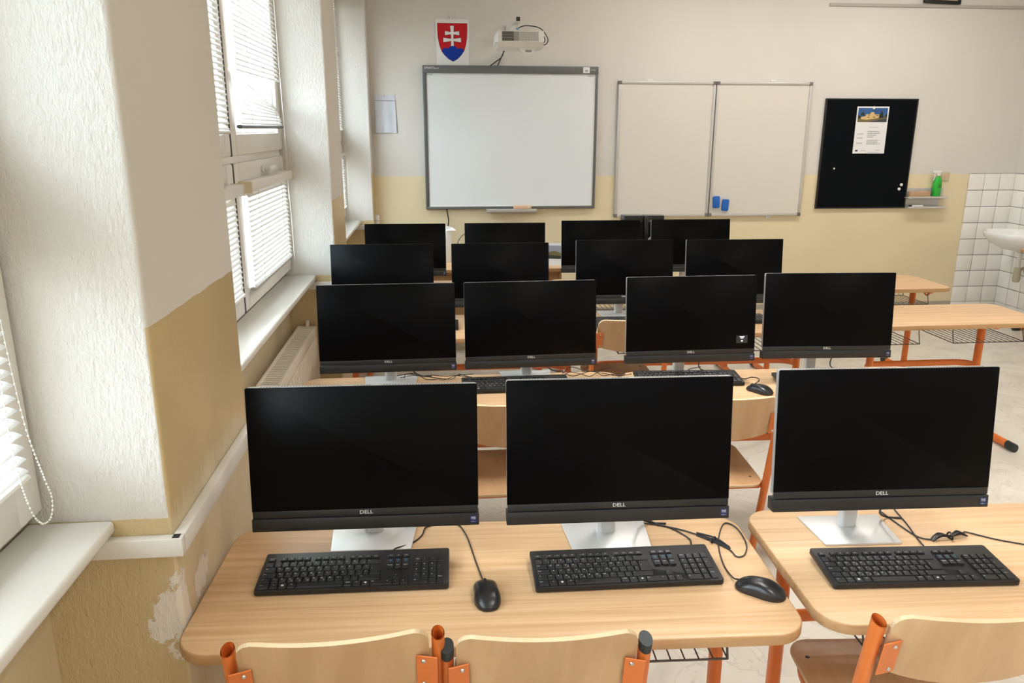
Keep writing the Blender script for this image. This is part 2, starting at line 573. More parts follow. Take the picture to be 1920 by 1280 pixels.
    def mesh(s, name, mat=None, smooth=35):
        me = bpy.data.meshes.new(name)
        me.from_pydata(s.v, [], s.f)
        ms = s.mats if s.mats else [mat]
        for x in ms: me.materials.append(MATS[x])
        if s.mats: me.polygons.foreach_set('material_index', s.m)
        me.validate()
        if smooth:
            me.polygons.foreach_set('use_smooth', [True] * len(me.polygons))
            me.set_sharp_from_angle(angle=R(smooth))
        me.update()
        return me
    def build(s, name, mat=None, parent=None, smooth=35, loc=None, rot=None):
        o = bpy.data.objects.new(name, s.mesh(name, mat, smooth))
        C.objects.link(o)
        if parent is not None: o.parent = parent
        if loc: o.location = loc
        if rot: o.rotation_euler = rot
        return o

def tag(o, label=None, cat=None, group=None, kind=None):
    if label: o['label'] = label
    if cat: o['category'] = cat
    if group: o['group'] = group
    if kind: o['kind'] = kind
    return o
def empty(name, loc=(0, 0, 0), rz=0.0):
    o = bpy.data.objects.new(name, None)
    o.empty_display_size = 0.1
    C.objects.link(o)
    o.location = loc; o.rotation_euler = (0, 0, rz)
    return o
def struct(o):
    o['kind'] = 'structure'
    return o
def inst(name, me, parent, loc=(0, 0, 0), rot=(0, 0, 0)):
    o = bpy.data.objects.new(name, me)
    C.objects.link(o)
    o.parent = parent
    o.location = loc; o.rotation_euler = rot
    return o
def copy_tree(o, parent=None):
    c = o.copy(); C.objects.link(c); c.parent = parent
    for ch in list(o.children): copy_tree(ch, c)
    return c
WALLM = lambda x, y, z: Matrix(((1, 0, 0, x), (0, 0, -1, y), (0, 1, 0, z), (0, 0, 0, 1)))   # local xy -> wall facing -Y, local z -> towards the viewer

# ------------------------------------------------------------------ room shell
XP = -0.561            # front of the pillars
XW = -0.83             # plane of the windows / parapet
XR = 5.428             # right wall
YB = 7.05              # back (board) wall
YR = -3.6              # rear wall
ZC = 3.30
SILL = 0.917
ZTOP = 2.78
PILLARS = [(-1.10, -0.61), (1.51, 2.164), (4.285, 4.80), (6.90, YB)]
OPEN = [(-3.25, -1.10), (-0.61, 1.51), (2.164, 4.285), (4.80, 6.90)]

floor = struct(MB().box(-1.2, XR + .2, YR - .2, YB + .2, -0.1, 0).build('floor', 'floor_vinyl'))
ceiling = struct(MB().box(-1.2, XR + .2, YR - .2, YB + .2, ZC, ZC + .1).build('ceiling', 'ceiling_white'))
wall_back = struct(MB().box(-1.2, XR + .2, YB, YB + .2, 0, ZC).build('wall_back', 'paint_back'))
wall_rear = struct(MB().box(-1.2, XR + .2, YR - .2, YR, 0, ZC).build('wall_rear', 'paint_plain'))
wall_right = struct(MB().box(XR, XR + .2, YR, YB, 0, ZC).build('wall_right', 'paint_plain'))
m = MB()
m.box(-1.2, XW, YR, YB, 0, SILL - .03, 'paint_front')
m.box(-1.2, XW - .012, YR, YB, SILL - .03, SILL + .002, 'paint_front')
m.box(-1.2, XP, YR, YB, ZTOP, ZC, 'paint_plain')
m.box(-1.2, XP, YR, OPEN[0][0], 0, ZTOP, 'paint_plain')
wall_left = struct(m.build('wall_left'))
for (a, b) in PILLARS:
    m = MB()
    m.bbox(-1.2, XP, a, b + (0.05 if b == YB else 0), 0, ZTOP + .02, 0.012, 3)
    o = m.build('pillar', None, wall_left, 50) if False else None
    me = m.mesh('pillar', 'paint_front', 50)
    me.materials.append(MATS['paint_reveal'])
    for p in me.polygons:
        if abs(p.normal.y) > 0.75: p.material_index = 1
    inst('pillar', me, wall_left)

# surface trunking along the pillars
def trunk(idx, pts):
    m = MB()
    for (x0, x1, y0, y1) in pts:
        m.bbox(x0, x1, y0, y1, 0.838, 0.879, 0.003, 2)
    return struct(m.build('trim_%d' % idx, 'trunk_white'))
t1 = trunk(1, [(-0.83, XP + .024, 1.486, 1.5095), (XP + .0005, XP + .024, 1.5097, 2.165)])
MB().box(XP + .003, XP + .017, 1.4905, 1.5075, .8791, .8797).build('open_joint', 'seal_black', t1)
trunk(2, [(-0.83, XP + .024, 4.261, 4.2845), (XP + .0005, XP + .024, 4.2847, 4.80)])
trunk(3, [(-0.83, XP + .024, 6.876, 6.8995), (XP + .0005, XP + .024, 6.8997, YB - .001)])
struct(MB().box(XP + .02, 4.96, YB - .012, YB - .0005, 0, .07).build('baseboard_back', 'skirting_grey'))
struct(MB().box(3.43, XR - .001, YB - .016, YB - .0005, 2.722, 2.745).build('trim_4', 'strip_grey'))

# white wall tiles round the wash basin
TS = 0.1535
tile_me = MB().bbox(-TS / 2 + .0024, TS / 2 - .0024, -TS / 2 + .0024, TS / 2 - .0024, 0, 0.008, 0.0016, 2).mesh('tile', 'tile_white')
bk = MB().box(4.966, XR - .001, YB - .005, YB - .0004, 0, 1.288).build('grout', 'grout', wall_back)
bk2 = MB().box(XR - .005, XR - .0004, 5.6, YB - .005, 0, 1.288).build('grout', 'grout', wall_right)
def rows():
    z = 1.288 - TS / 2
    while z > 0.0:
        yield z
        z -= TS
for z in rows():
    if z < TS / 2: continue
    for k in range(3):
        inst('tile', tile_me, wall_back, (XR - .008 - TS * (k + .5), YB - .005, z), (PI / 2, 0, 0))
    for k in range(9):
        inst('tile', tile_me, wall_right, (XR - .005, YB - .012 - TS * (k + .5), z), (PI / 2, 0, -PI / 2))

cut_me = MB().bbox(-TS / 2 + .0024, TS / 2 - .0024, 0, .0585, 0, 0.008, 0.0016, 2).mesh('tile', 'tile_white')
for k in range(3): inst('tile', cut_me, wall_back, (XR - .008 - TS * (k + .5), YB - .005, 0.001), (PI / 2, 0, 0))
for k in range(9): inst('tile', cut_me, wall_right, (XR - .005, YB - .012 - TS * (k + .5), 0.001), (PI / 2, 0, -PI / 2))

# unseen fill lamps added to brighten the room, two lines parallel to the windows
make_emit('fill_glow', (1.0, 0.92, 0.82), 1.5)
def fill_lamp(x, y, lab, power, spread, alongx=False):
    t = tag(empty('unseen_fill_lamp', (x, y, ZC), R(90) if alongx else 0), lab, 'lamp', 'added ceiling fill lamps')
    MB().bbox(-.15, .15, -.62, .62, -.075, -.0005, .008).build('housing', 'pvc_white', t)
    MB().bbox(-.13, .13, -.60, .60, -.084, -.074, .004).build('fill_diffuser', 'fill_glow', t)
    ld = bpy.data.lights.new('fill_light', 'AREA')
    ld.shape = 'RECTANGLE'; ld.size = .26; ld.size_y = 1.2
    ld.energy = power; ld.color = (0.98, 0.955, 0.93); ld.spread = R(spread)
    lo = bpy.data.objects.new('fill_light', ld); C.objects.link(lo)
    lo.parent = t; lo.location = (0, 0, -.088)
for x, nx_ in ((2.2, 'window side'), (3.9, 'door side')):
    fill_lamp(x, 5.75, 'added fill lamp on the ceiling by the boards, %s' % nx_, 8.2, 175, True)
for x, nx_ in ((1.2, 'window side'), (4.1, 'door side')):
    for y, ny_ in ((2.9, 'above the second row'), (.3, 'above the front row')):
        fill_lamp(x, y, 'added ceiling fill lamp on the %s, %s' % (nx_, ny_), 9.0 if y > 1 else 6.0, 100)
    fill_lamp(x, -2.3, 'added ceiling fill lamp on the %s, at the rear wall' % nx_, 9.0, 170)  # added behind the camera to brighten surfaces that face it

# ------------------------------------------------------------------ windows and blinds
def frame_rect(m, y0, y1, z0, z1, wd, x0, x1, mat=None, bev=.006):
    m.bbox(x0, x1, y0, y0 + wd, z0, z1, bev, 2, mat)
    m.bbox(x0, x1, y1 - wd, y1, z0, z1, bev, 2, mat)
    m.bbox(x0, x1, y0 + wd - .004, y1 - wd + .004, z0, z0 + wd, bev, 2, mat)
    m.bbox(x0, x1, y0 + wd - .004, y1 - wd + .004, z1 - wd, z1, bev, 2, mat)

ZM = 1.565             # transom height
def window(idx, ya, yb, ndiv=2):
    w = struct(empty('window_%d' % idx, (0, 0, 0)))
    m = MB()
    frame_rect(m, ya - .004, yb + .004, SILL - .002, ZTOP + .004, .052, -.905, -.838)
    m.bbox(-.905, -.812, ya + .04, yb - .04, ZM - .034, ZM + .034, .005)
    W = (yb - ya) / ndiv
    for k in range(1, ndiv):
        m.bbox(-.905, -.838, ya + k * W - .03, ya + k * W + .03, SILL + .04, ZTOP - .04, .005)
    m.build('window_frame', 'pvc_white', w)
    sashes = []
    for k in range(ndiv):
        a, b = ya + k * W + (.012 if k == 0 else .016), ya + (k + 1) * W - (.012 if k == ndiv - 1 else .008)
        for (z0, z1) in ((SILL + .035, ZM - .014), (ZM + .014, ZTOP - .02)):
            m = MB()
            frame_rect(m, a, b, z0, z1, .085, -.86, -.80)
            s = m.build('sash', 'pvc_white', w)
            m = MB()
            frame_rect(m, a + .08, b - .08, z0 + .08, z1 - .08, .012, -.855, -.818, None, .003)
            m.build('glazing_bead', 'pvc_white', s)
            MB().box(-.846, -.840, a + .08, b - .08, z0 + .08, z1 - .08).build('pane', 'window_glass', s)
            sashes.append((k, a, b, z0, z1, s))
            if k > 0:          # dark rebate between neighbouring sashes
                MB().box(-.836, -.8015, a - .0235, a - .0005, z0, z1).build('seal', 'seal_black', s)
            if z0 < ZM:        # tilt handle on the top rail
                m = MB()
                cy = (a + b) / 2
                m.bbox(-.80, -.790, cy - .035, cy + .035, z1 - .058, z1 - .028, .004)
                m.bbox(-.792, -.765, cy - .012, cy + .012, z1 - .054, z1 - .032, .004)
                m.bbox(-.778, -.760, cy - .012, cy + .125, z1 - .055, z1 - .031, .007, 3)
                m.build('handle', 'pvc_white', s)
    m = MB()
    m.bbox(-.84, -.672, ya + .002, yb - .002, SILL - .028, SILL, .008, 3)
    m.build('window_sill', 'sill_white', w)
    return sashes

slat_cache = {}
def slat_mesh(L):
    k = round(L, 3)
    if k not in slat_cache:
        vs, fs = [], []
        n = 5
        for i in range(n):
            t = i / (n - 1) - .5
            for y in (-L / 2, L / 2):
                vs.append((t * .025, y, .0022 * (1 - 4 * t * t)))
        for i in range(n - 1):
            fs.append((2 * i, 2 * i + 2, 2 * i + 3, 2 * i + 1))
        b = len(vs)
        vs2 = [(x, y, z - .0004) for x, y, z in vs]
        fs2 = [tuple(reversed([i + b for i in f])) for f in fs]
        slat_cache[k] = MB().add(vs + vs2, fs + fs2).mesh('slat', 'blind_slat')
    return slat_cache[k]

def blind(label, y0, y1, z0, z1, pitch=.0205, tilt=46, group='venetian blinds on the window sashes', droop=(), gone=(), bar='pvc_white', chain=None, wand=None, cords=True, spread=None, x=-.784, cassette=False):
    yc, L = (y0 + y1) / 2, y1 - y0
    root = tag(empty('venetian_blind', (x, yc, z0)), label, 'blind', group)
    h = z1 - z0
    MB().bbox(-.018, .018 if not cassette else .034, -L / 2 - (.03 if cassette else 0), L / 2 + (.03 if cassette else 0), h - .028, h + (.014 if cassette else 0), .003).build('head_rail', 'pvc_white', root)
    if cassette:
        for e in (-1, 1):
            MB().bbox(-.018, .036, e * (L / 2 + .031) - .006, e * (L / 2 + .031) + .006, h - .032, h + .016, .003).build('end_cap', 'socket_cream', root)
    m = MB()
    m.tube([(0, -L / 2, .008), (0, L / 2, .008)], .013, 10, None, None, .008)
    m.build('bottom_rail', bar, root)
    me = slat_mesh(L - .006)
    z, i = .026, 0
    while z < h - .035:
        if i not in gone:
            rx, dz = 0.0, 0.0
            for (k, ang, d) in droop:
                if k == i: rx, dz = R(ang), d
            inst('slat', me, root, (random.uniform(-.0006, .0006), 0, z + dz), (rx + R(random.uniform(-.12, .12)), R(tilt + random.uniform(-3, 3)), 0))
        z += pitch * (spread(i) if spread else 1)
        i += 1
    if cords:
        for fy in (-.30, .30):
            m = MB()
            m.tube([(.0135, fy * L, .01), (.0135, fy * L, h - .02)], .0007, 4)
            m.build('ladder_cord', 'pvc_shade', root)
    if chain:
        m = MB()
        pts = spline(chain, 14)
        d = 0; last = None; acc = [pts[0]]
        for p in pts[1:]:
            if (p - acc[-1]).length >= .0062: acc.append(p)
        for p in acc:
            m.lathe([(.0004, -.0021), (.0018, -.0011), (.0021, 0), (.0018, .0011), (.0004, .0021)], 6, None, Matrix.Translation(p))
        m.tube(pts, .0005, 4)
        m.build('bead_chain', 'cord_white', root)['kind'] = 'stuff'
    if wand:
        m = MB()
        m.tube(spline(wand, 8), .0016, 5)
        m.build('pull_cord', 'cord_white', root)
    return root

def gaps(i):
    return 1.0
S1 = window(1, *OPEN[1]); S2 = window(2, *OPEN[2]); S3 = window(3, *OPEN[3]); S4 = window(4, *OPEN[0])
pos = {(0, 0): 'near lower', (0, 1): 'near upper', (1, 0): 'far lower', (1, 1): 'far upper'}
for (k, a, b, z0, z1, s) in S2:
    up = 1 if z0 > ZM else 0
    g0, g1 = a + .082, b - .082
    if (k, up) == (1, 1):
        blind('white venetian blind with a sagging gap and dark bottom bar, upper far sash', g0, g1, z0 + .105, z1 - .06,
              droop=[(i, -6.2 * (i / 8) ** 1.3, -(g1 - g0) / 2 * math.sin(R(6.2 * (i / 8) ** 1.3))) for i in range(1, 9)], gone=(9,), bar='blind_bar_dark',
              wand=[(.012, .40, .9), (.016, .405, .3), (.02, .41, -.1), (.018, .405, -.35)])
    elif (k, up) == (1, 0):
        blind('white venetian blind below the window handle, behind the first computers', g0, g1, z0 + .072, z1 - .088, bar='pvc_shade', tilt=40, cassette=True,
              wand=[(.016, .42, .45), (.02, .425, .2), (.02, .43, 0), (.018, .428, -.08)])
    elif (k, up) == (0, 1):
        blind('white venetian blind half hidden by the near pillar, upper sash', g0, g1, z0 + .085, z1 - .06)
    else:
        blind('white venetian blind half hidden by the near pillar, lower sash', g0, g1, z0 + .085, z1 - .088, cassette=True)
for (k, a, b, z0, z1, s) in S1:
    if k == 0: continue
    up = 1 if z0 > ZM else 0
    if up: blind('white venetian blind on the upper sash of the closest window', a + .08, b - .075, z0 + .09, z1 - .06)
    else: blind('white venetian blind with hanging bead chain in the closest window at the left edge', a + .08, b - .075, z0 + .095, z1 - .058, tilt=20, bar='pvc_white', pitch=.024,
                chain=[(.045, .362, .62), (.047, .36, .40), (.05, .375, .15), (.05, .41, .02), (.05, .425, -.03), (.05, .41, -.062), (.05, .375, -.055), (.05, .345, 0), (.048, .33, .12), (.046, .34, .35), (.044, .35, .62)])
for (k, a, b, z0, z1, s) in S3:
    up = 1 if z0 > ZM else 0
    if k == 1:
        blind('white venetian blind on the %s sash of the window nearest the boards' % ('upper' if up else 'lower'), a + .08, b - .08, z0 + .085, z1 - .058,
              wand=None if up else [(.03, .42, .40), (.035, .44, .1), (.05, .46, -.10), (.045, .43, -.12), (.03, .40, .05), (.03, .40, .40)])
    else:
        blind('white venetian blind on the %s sash just behind the second pillar' % ('upper' if up else 'lower'), a + .08, b - .08, z0 + .085, z1 - .058)

# ------------------------------------------------------------------ radiator below the middle window
def radiator():
    t = tag(empty('radiator', (-.735, 3.74, .10)), 'cream panel radiator under the middle window sill', 'radiator')
    L2, H = .52, .535
    m = MB()
    n = 32
    prof = []
    pitch = 2 * L2 / n
    ys = []
    for i in range(n):
        y = -L2 + i * pitch
        ys += [(y + .004, .044), (y + .010, .050), (y + pitch - .010, .050), (y + pitch - .004, .044)]
    vs = [(x, y, .03) for y, x in ys] + [(x, y, H - .05) for y, x in ys]
    k = len(ys)
    m.add(vs, [(i, i + 1, k + i + 1, k + i) for i in range(k - 1)])
    m.bbox(.036, .050, -L2, L2, H - .055, H - .006, .006, 3)
    m.bbox(.036, .050, -L2, L2, 0, .035, .006, 3)
    m.box(.034, .042, -L2, L2, .01, H - .02)
    m.build('front_panel', 'radiator_cream', t)
    MB().bbox(-.05, -.036, -L2, L2, 0, H - .006, .006, 3).build('rear_panel', 'radiator_cream', t)
    for s in (-1, 1):
        m = MB()
        m.bbox(-.052, .052, s * L2 - .004, s * L2 + .004, .0, H, .003)
        m.build('side_panel', 'radiator_cream', t)
    MB().box(-.036, .036, -L2 + .01, L2 - .01, H - .04, H - .02).build('convector_fins', 'radiator_dark', t)
    m = MB()
    m.bbox(-.052, -.036, -L2, L2, H - .010, H + .003, .003)
    m.bbox(.036, .052, -L2, L2, H - .010, H + .003, .003)
    m.build('grille_frame', 'radiator_cream', t)
    me = MB().bbox(-.037, .037, -.0100, .0100, -.0015, .0, .0005, 1).mesh('grille_slat', 'radiator_cream')
    for i in range(40):
        inst('grille_slat', me, t, (0, -L2 + .013 + i * (2 * L2 - .026) / 39, H), (0, 0, 0))
    m = MB()
    m.lathe([(.011, 0), (.011, .012), (.006, .014), (.006, .02)], 16, None, Matrix.Translation((.0, -L2 - .004, H - .035)) @ Matrix.Rotation(PI / 2, 4, 'X'))
    m.build('bleed_valve', 'chrome', t)
    m = MB()
    m.tube(spline([(0, L2 - .02, H - .02), (0, L2 + .006, H + .01), (.0, L2 + .012, H + .03)], 5), .011, 10)
    m.build('valve_elbow', 'radiator_cream', t)
    for s in (-1, 1):
        MB().box(-.03, .03, s * .4 - .012, s * .4 + .012, -.10, .0).build('foot', 'radiator_cream', t)
radiator()

# ------------------------------------------------------------------ desks
DH = 0.66
def sstick(m, x0, y0, z0, x1, y1, z1, rx, ry, up=(0, 1, 0), mat=None, sides=14):
    m.tube([(x0, y0, z0), (x1, y1, z1)], rx, sides, mat, None, ry, up)

def make_desk(w=1.33, d=.53, inset=.07, py=.11, h=DH, baskets=True, hook=False, ff=.03):
    root = empty('school_desk')
    m = MB()
    m.prism(rrect(w, d, .075, 8), h - .025, h, 'beech_top', None, 'beech_edge', .0035)
    m.build('tabletop', None, root)
    for s in (-1, 1):
        x = s * (w / 2 - inset)
        m = MB()
        sstick(m, x, py, .035, x, py, h - .04, .017, .027)
        m.build('leg', 'orange_metal', root)
        m = MB()
        pts = [(x, -d / 2 - ff, .024), (x, d / 2 - .02, .024)]
        m.tube(pts, .017, 14, None, None, .022)
        f = m.build('foot', 'orange_metal', root)
        for e in (-1, 1):
            m = MB()
            y = -d / 2 - ff if e < 0 else d / 2 - .02
            m.tube([(x, y - .03, .024), (x, y + .03, .024)], .0195, 14, None, None, .024)
            m.build('foot_cap', 'dark_cap', f)
        m = MB()
        m.bbox(x - .015, x + .015, -d / 2 + .05, d / 2 - .05, h - .045, h - .0255, .004)
        m.build('top_bracket', 'orange_metal', root)
    X = w / 2 - inset
    m = MB()
    zb = .37
    m.tube(spline([(-X, py, zb), (-X + .012, py + .045, zb), (-X + .06, py + .075, zb), (-X + .14, py + .08, zb)], 5) + spline([(X - .14, py + .08, zb), (X - .06, py + .075, zb), (X - .012, py + .045, zb), (X, py, zb)], 5), .013, 12, None, None, .019)
    m.build('crossbar', 'orange_metal', root)
    if baskets:
        for s in (-1, 1):
            m = MB()
            x0, x1 = (s * .31 - .21), (s * .31 + .21)
            y0, y1, z = -.17, .13, h - .125
            loop = [(x0, y0, z + .0), (x1, y0, z), (x1, y1, z), (x0, y1, z)]
            m.tube(loop, .0028, 6, closed=True)
            n = 13
            for i in range(1, n):
                x = x0 + (x1 - x0) * i / n
                m.tube([(x, y0, z), (x, y1, z), (x, y1 + .002, z + .055)], .0019, 5)
            for x in (x0, x1):
                m.tube([(x, y0, z), (x, y0 + .02, z + .06), (x, y0 + .02, h - .028)], .0028, 6)
                m.tube([(x, y1, z), (x, y1, h - .028)], .0028, 6)
            m.tube([(x0, y1, z + .055), (x1, y1, z + .055)], .0028, 6)
            m.build('wire_basket', 'wire_dark', root)
    if hook:
        m = MB()
        m.tube(spline([(w / 2 - .05, .02, h - .03), (w / 2 - .05, .0, h - .07), (w / 2 - .05, -.03, h - .09), (w / 2 - .05, -.06, h - .075), (w / 2 - .05, -.065, h - .055)], 5), .006, 8)
        m.build('bag_hook', 'orange_metal', root)
        MB().bbox(w / 2 - .075, w / 2 - .025, -.02, .04, h - .034, h - .0255, .002).build('hook_plate', 'dark_cap', root)
    return root

rowname = ['front', 'second', 'third', 'last']
desk0 = make_desk()
DESKS = [  # x, y, rot, label
    (.112, 1.648, -2.0, 'beech school desk in the front row, touching the ochre pillar, two computers on it'),
    (1.478, 1.628, -1.6, 'beech school desk at the right edge of the front row, with one computer'),
    (.085, 2.96, -.3, 'beech school desk in the second row beside the radiator'),
    (1.425, 2.93, -1.0, 'beech school desk in the second row, right-hand one, carrying a mouse'),
    (.115, 4.09, -.5, 'beech school desk in the third row, nearest the windows'),
    (1.455, 4.08, -.8, 'beech school desk in the third row, in the middle'),
    (.09, 5.14, -.8, 'beech school desk in the last computer row, nearest the windows'),
    (1.43, 5.12, -.8, 'beech school desk in the last computer row, holding the black speakers'),
]
for i, (x, y, a, lab) in enumerate(DESKS):
    o = desk0 if i == 0 else copy_tree(desk0)
    o.location = (x, y, 0); o.rotation_euler = (0, 0, R(a))
    tag(o, lab, 'desk', 'two-seat school desks')
d3 = make_desk(1.24, .50, .295, -.08, ff=.20)
d3.location = (2.745, 4.13, 0); d3.rotation_euler = (0, 0, R(.3))
tag(d3, 'empty beech desk with wire baskets at the right end of the third row', 'desk', 'two-seat school desks')
d4 = make_desk(1.28, .50, .13, .0, hook=True)
d4.location = (2.79, 5.09, 0); d4.rotation_euler = (0, 0, R(.3))
tag(d4, 'empty beech desk with an orange bag hook, at the right end of the last row', 'desk', 'two-seat school desks')
d5 = make_desk(1.24, .44, .13, .0, h=.70, ff=-.04)
d5.location = (5.175, 5.66, 0); d5.rotation_euler = (0, 0, R(90))
tag(d5, 'beech desk standing by the wash basin, only its corner in view', 'desk', 'two-seat school desks')

# teacher's table by the board wall
def teacher_table():
    t = tag(empty('teacher_table', (.29, 6.12, 0)), 'wooden teacher table with closed front panel below the interactive board', 'table')
    MB().prism(rrect(1.31, .58, .01, 3), .635, .66, 'beech_top', None, 'beech_edge', .002).build('tabletop', None, t)
    MB().bbox(-.63, .63, -.25, -.232, .12, .635, .002).build('front_panel', 'desk_panel_wood', t)
    for s in (-1, 1):
        MB().bbox(s * .63 - .009, s * .63 + .009, -.26, .26, 0, .635, .002).build('side_panel', 'desk_panel_wood', t)
teacher_table()

# ------------------------------------------------------------------ chairs
def backrest_mesh():
    W, H = .345, .178
    nx, nz = 22, 10
    rc = .035
    vs, fs = [], []
    def shape(u, v):         # u,v in -1..1 ; returns x,z with rounded corners and a bowed lower edge
        x = u * W / 2
        top = H
        ax = abs(x) - (W / 2 - rc)
        dz = 0
        if ax > 0: dz = rc - math.sqrt(max(rc * rc - ax * ax, 0))
        zt = top - dz
        bow = .026 * (abs(u) ** 2.2)
        zl = bow
        if ax > 0: zl = bow + (rc - math.sqrt(max(rc * rc - ax * ax, 0))) * .9
        return x, zl + (zt - zl) * (v + 1) / 2
    us = [math.sin((i / nx - .5) * PI) for i in range(nx + 1)]
    for side in (0, 1):
        for j in range(nz + 1):
            for i in range(nx + 1):
                x, z = shape(us[i], j / nz * 2 - 1)
                y = .020 * ((x / (W / 2)) ** 2) - (0.010 if side == 0 else 0.0)
                vs.append((x, y - .012 * ((z / H) - .5) , z))
    n1 = (nx + 1) * (nz + 1)
    idx = lambda s, i, j: s * n1 + j * (nx + 1) + i
    m = MB()
    f_face, f_edge = [], []
    for j in range(nz):
        for i in range(nx):
            f_face.append((idx(0, i, j), idx(0, i + 1, j), idx(0, i + 1, j + 1), idx(0, i, j + 1)))
            f_face.append((idx(1, i, j + 1), idx(1, i + 1, j + 1), idx(1, i + 1, j), idx(1, i, j)))
    for i in range(nx):
        f_edge.append((idx(0, i, nz), idx(0, i + 1, nz), idx(1, i + 1, nz), idx(1, i, nz)))
        f_edge.append((idx(0, i + 1, 0), idx(0, i, 0), idx(1, i, 0), idx(1, i + 1, 0)))
    for j in range(nz):
        f_edge.append((idx(0, nx, j), idx(1, nx, j), idx(1, nx, j + 1), idx(0, nx, j + 1)))
        f_edge.append((idx(0, 0, j + 1), idx(1, 0, j + 1), idx(1, 0, j), idx(0, 0, j)))
    m.add(vs, f_face, 'beech_ply')
    b = 0
    k = m.mi('ply_edge')
    for f in f_edge:
        m.f.append(f); m.m.append(k)
    return m.mesh('backrest', None, 50)

def make_chair(capped):
    root = empty('school_chair')
    top = Vector((.19, -.20, .775 if not capped else .728)); low = Vector((.19, -.045, .03))
    tilt = math.atan2(top.y - low.y, top.z - low.z)
    me = backrest_mesh()
    b = inst('backrest', me, root, (0, -.194, .628 if not capped else .606), (R(12), 0, 0))
    # seat: shaped plywood
    m = MB()
    m.prism(rrect(.37, .375, .055, 7), 0, .010, 'beech_seat', None, 'ply_edge', .002)
    s = m.build('seat', None, root, 35, (0, .045, .40), (R(2.5), 0, 0))
    me = MB().lathe([(.0055, 0), (.0055, .001), (.003, .0022)], 10).mesh('rivet', 'wire_dark')
    for x in (-.15, .15):
        for y in (-.12, .12):
            inst('rivet', me, s, (x, y, .0098))
    for sx in (-1, 1):
        m = MB()
        m.tube([(sx * low.x, low.y, low.z), (sx * top.x, top.y, top.z)], .0125, 16, None, None, .019, (0, 1, 0), caps=capped)
        if not capped:
            d = (top - low).normalized()
            q = top - d * .0
            m.tube([(sx * q.x, q.y, q.z), (sx * low.x, q.y - d.y * .05, q.z - d.z * .05)], .0108, 16, 'orange_metal', None, .0172, (0, 1, 0), caps=False)
            m.mats = ['orange_metal']; m.m = [0] * len(m.f)
        leg = m.build('leg', 'orange_metal', root)
        d = (top - low).normalized()
        if capped:
            m = MB()
            m.tube([(sx * top.x, top.y - d.y * .002, top.z - d.z * .002), (sx * top.x, top.y + d.y * .008, top.z + d.z * .008), (sx * top.x, top.y + d.y * .020, top.z + d.z * .020)], lambda t: (.0135 if t < .6 else .009), 16)
            # flattened oval plug
            m.v = [(sx * .19 + (x - sx * .19) * 1.0, top.y + (y - top.y) * 1.0, z) for x, y, z in m.v]
            m = MB(); m.tube([(sx * top.x, top.y - d.y * .004, top.z - d.z * .004), (sx * top.x, top.y + d.y * .018, top.z + d.z * .018)], .0132, 16, None, None, .0197, (0, 1, 0))
            m.build('end_cap', 'dark_cap', leg)
        else:
            m = MB()
            m.tube([(sx * top.x, top.y - d.y * .045, top.z - d.z * .045), (sx * top.x, top.y - d.y * .046, top.z - d.z * .046)], .0108, 16, None, None, .0172, (0, 1, 0))
            m.build('tube_bottom', 'tube_inside', leg)
        # bracket plate with two screws behind the backrest
        m = MB()
        M = Matrix.Translation((sx * .168, -.2125, .700 if not capped else .672)) @ Matrix.Rotation(R(12), 4, 'X') @ Matrix.Rotation(R(-sx * 14), 4, 'Z')
        m.bbox(-.020, .020, -.0015, .0015, -.042, .042, .001, 1, None, M)
        br = m.build('bracket', 'orange_metal', root)
        for z in (-.03, .03):
            m = MB()
            m.lathe([(.0048, 0), (.0048, .001), (.003, .003), (.0005, .0035)], 10, None, M @ Matrix.Translation((-sx * .006, -.0015, z)) @ Matrix.Rotation(PI / 2, 4, 'X'))
            m.build('screw', 'chrome', br)
        m = MB()
        m.tube([(sx * .19, -.20, .021), (sx * .19, .19, .021)], .0125, 14, None, None, .018)
        f = m.build('foot', 'orange_metal', root)
        for y in (-.21, .20):
            m = MB(); m.tube([(sx * .19, y - .018, .0215), (sx * .19, y + .018, .0215)], .0145, 12, None, None, .020)
            m.build('foot_cap', 'dark_cap', f)
    m = MB()
    z = .385
    m.tube(spline([(-.185, -.115, z), (-.178, -.02, z), (-.17, .14, z), (-.14, .19, z)], 6) + spline([(.14, .19, z), (.17, .14, z), (.178, -.02, z), (.185, -.115, z)], 6), .010, 10, None, None, .015)
    m.build('seat_frame', 'orange_metal', root)
    MB().tube([(-.175, -.105, z), (.175, -.105, z)], .010, 10, None, None, .015).build('rear_rail', 'orange_metal', root)
    return root

chair_open = make_chair(False)
chair_cap = make_chair(True)
used = {}
def chair(proto, x, y, a, lab):
    o = copy_tree(proto) if proto in used else proto
    used[proto] = 1
    o.location = (x, y, 0); o.rotation_euler = (0, 0, R(a))
    return tag(o, lab, 'chair', 'beech and orange school chairs')
chair(chair_open, -.218, 1.469, 2.5, 'school chair with open orange tube ends, front row, nearest the pillar')
chair(chair_cap, .193, 1.475, -1.8, 'school chair with black capped posts, front row, middle chair')
chair(chair_open, 1.03, 1.425, -4.0, 'school chair with open orange tube ends at the lower right corner')
chair(chair_cap, .25, 2.735, 1.0, 'school chair in the second row, seen in the slot between the two left front screens')
chair(chair_cap, 1.015, 2.73, -1.0, 'school chair in the second row with riveted seat, left of the right front screen')
chair(chair_cap, .945, 3.90, 0.0, 'school chair in the third row, its backrest between the middle screens of the second row')

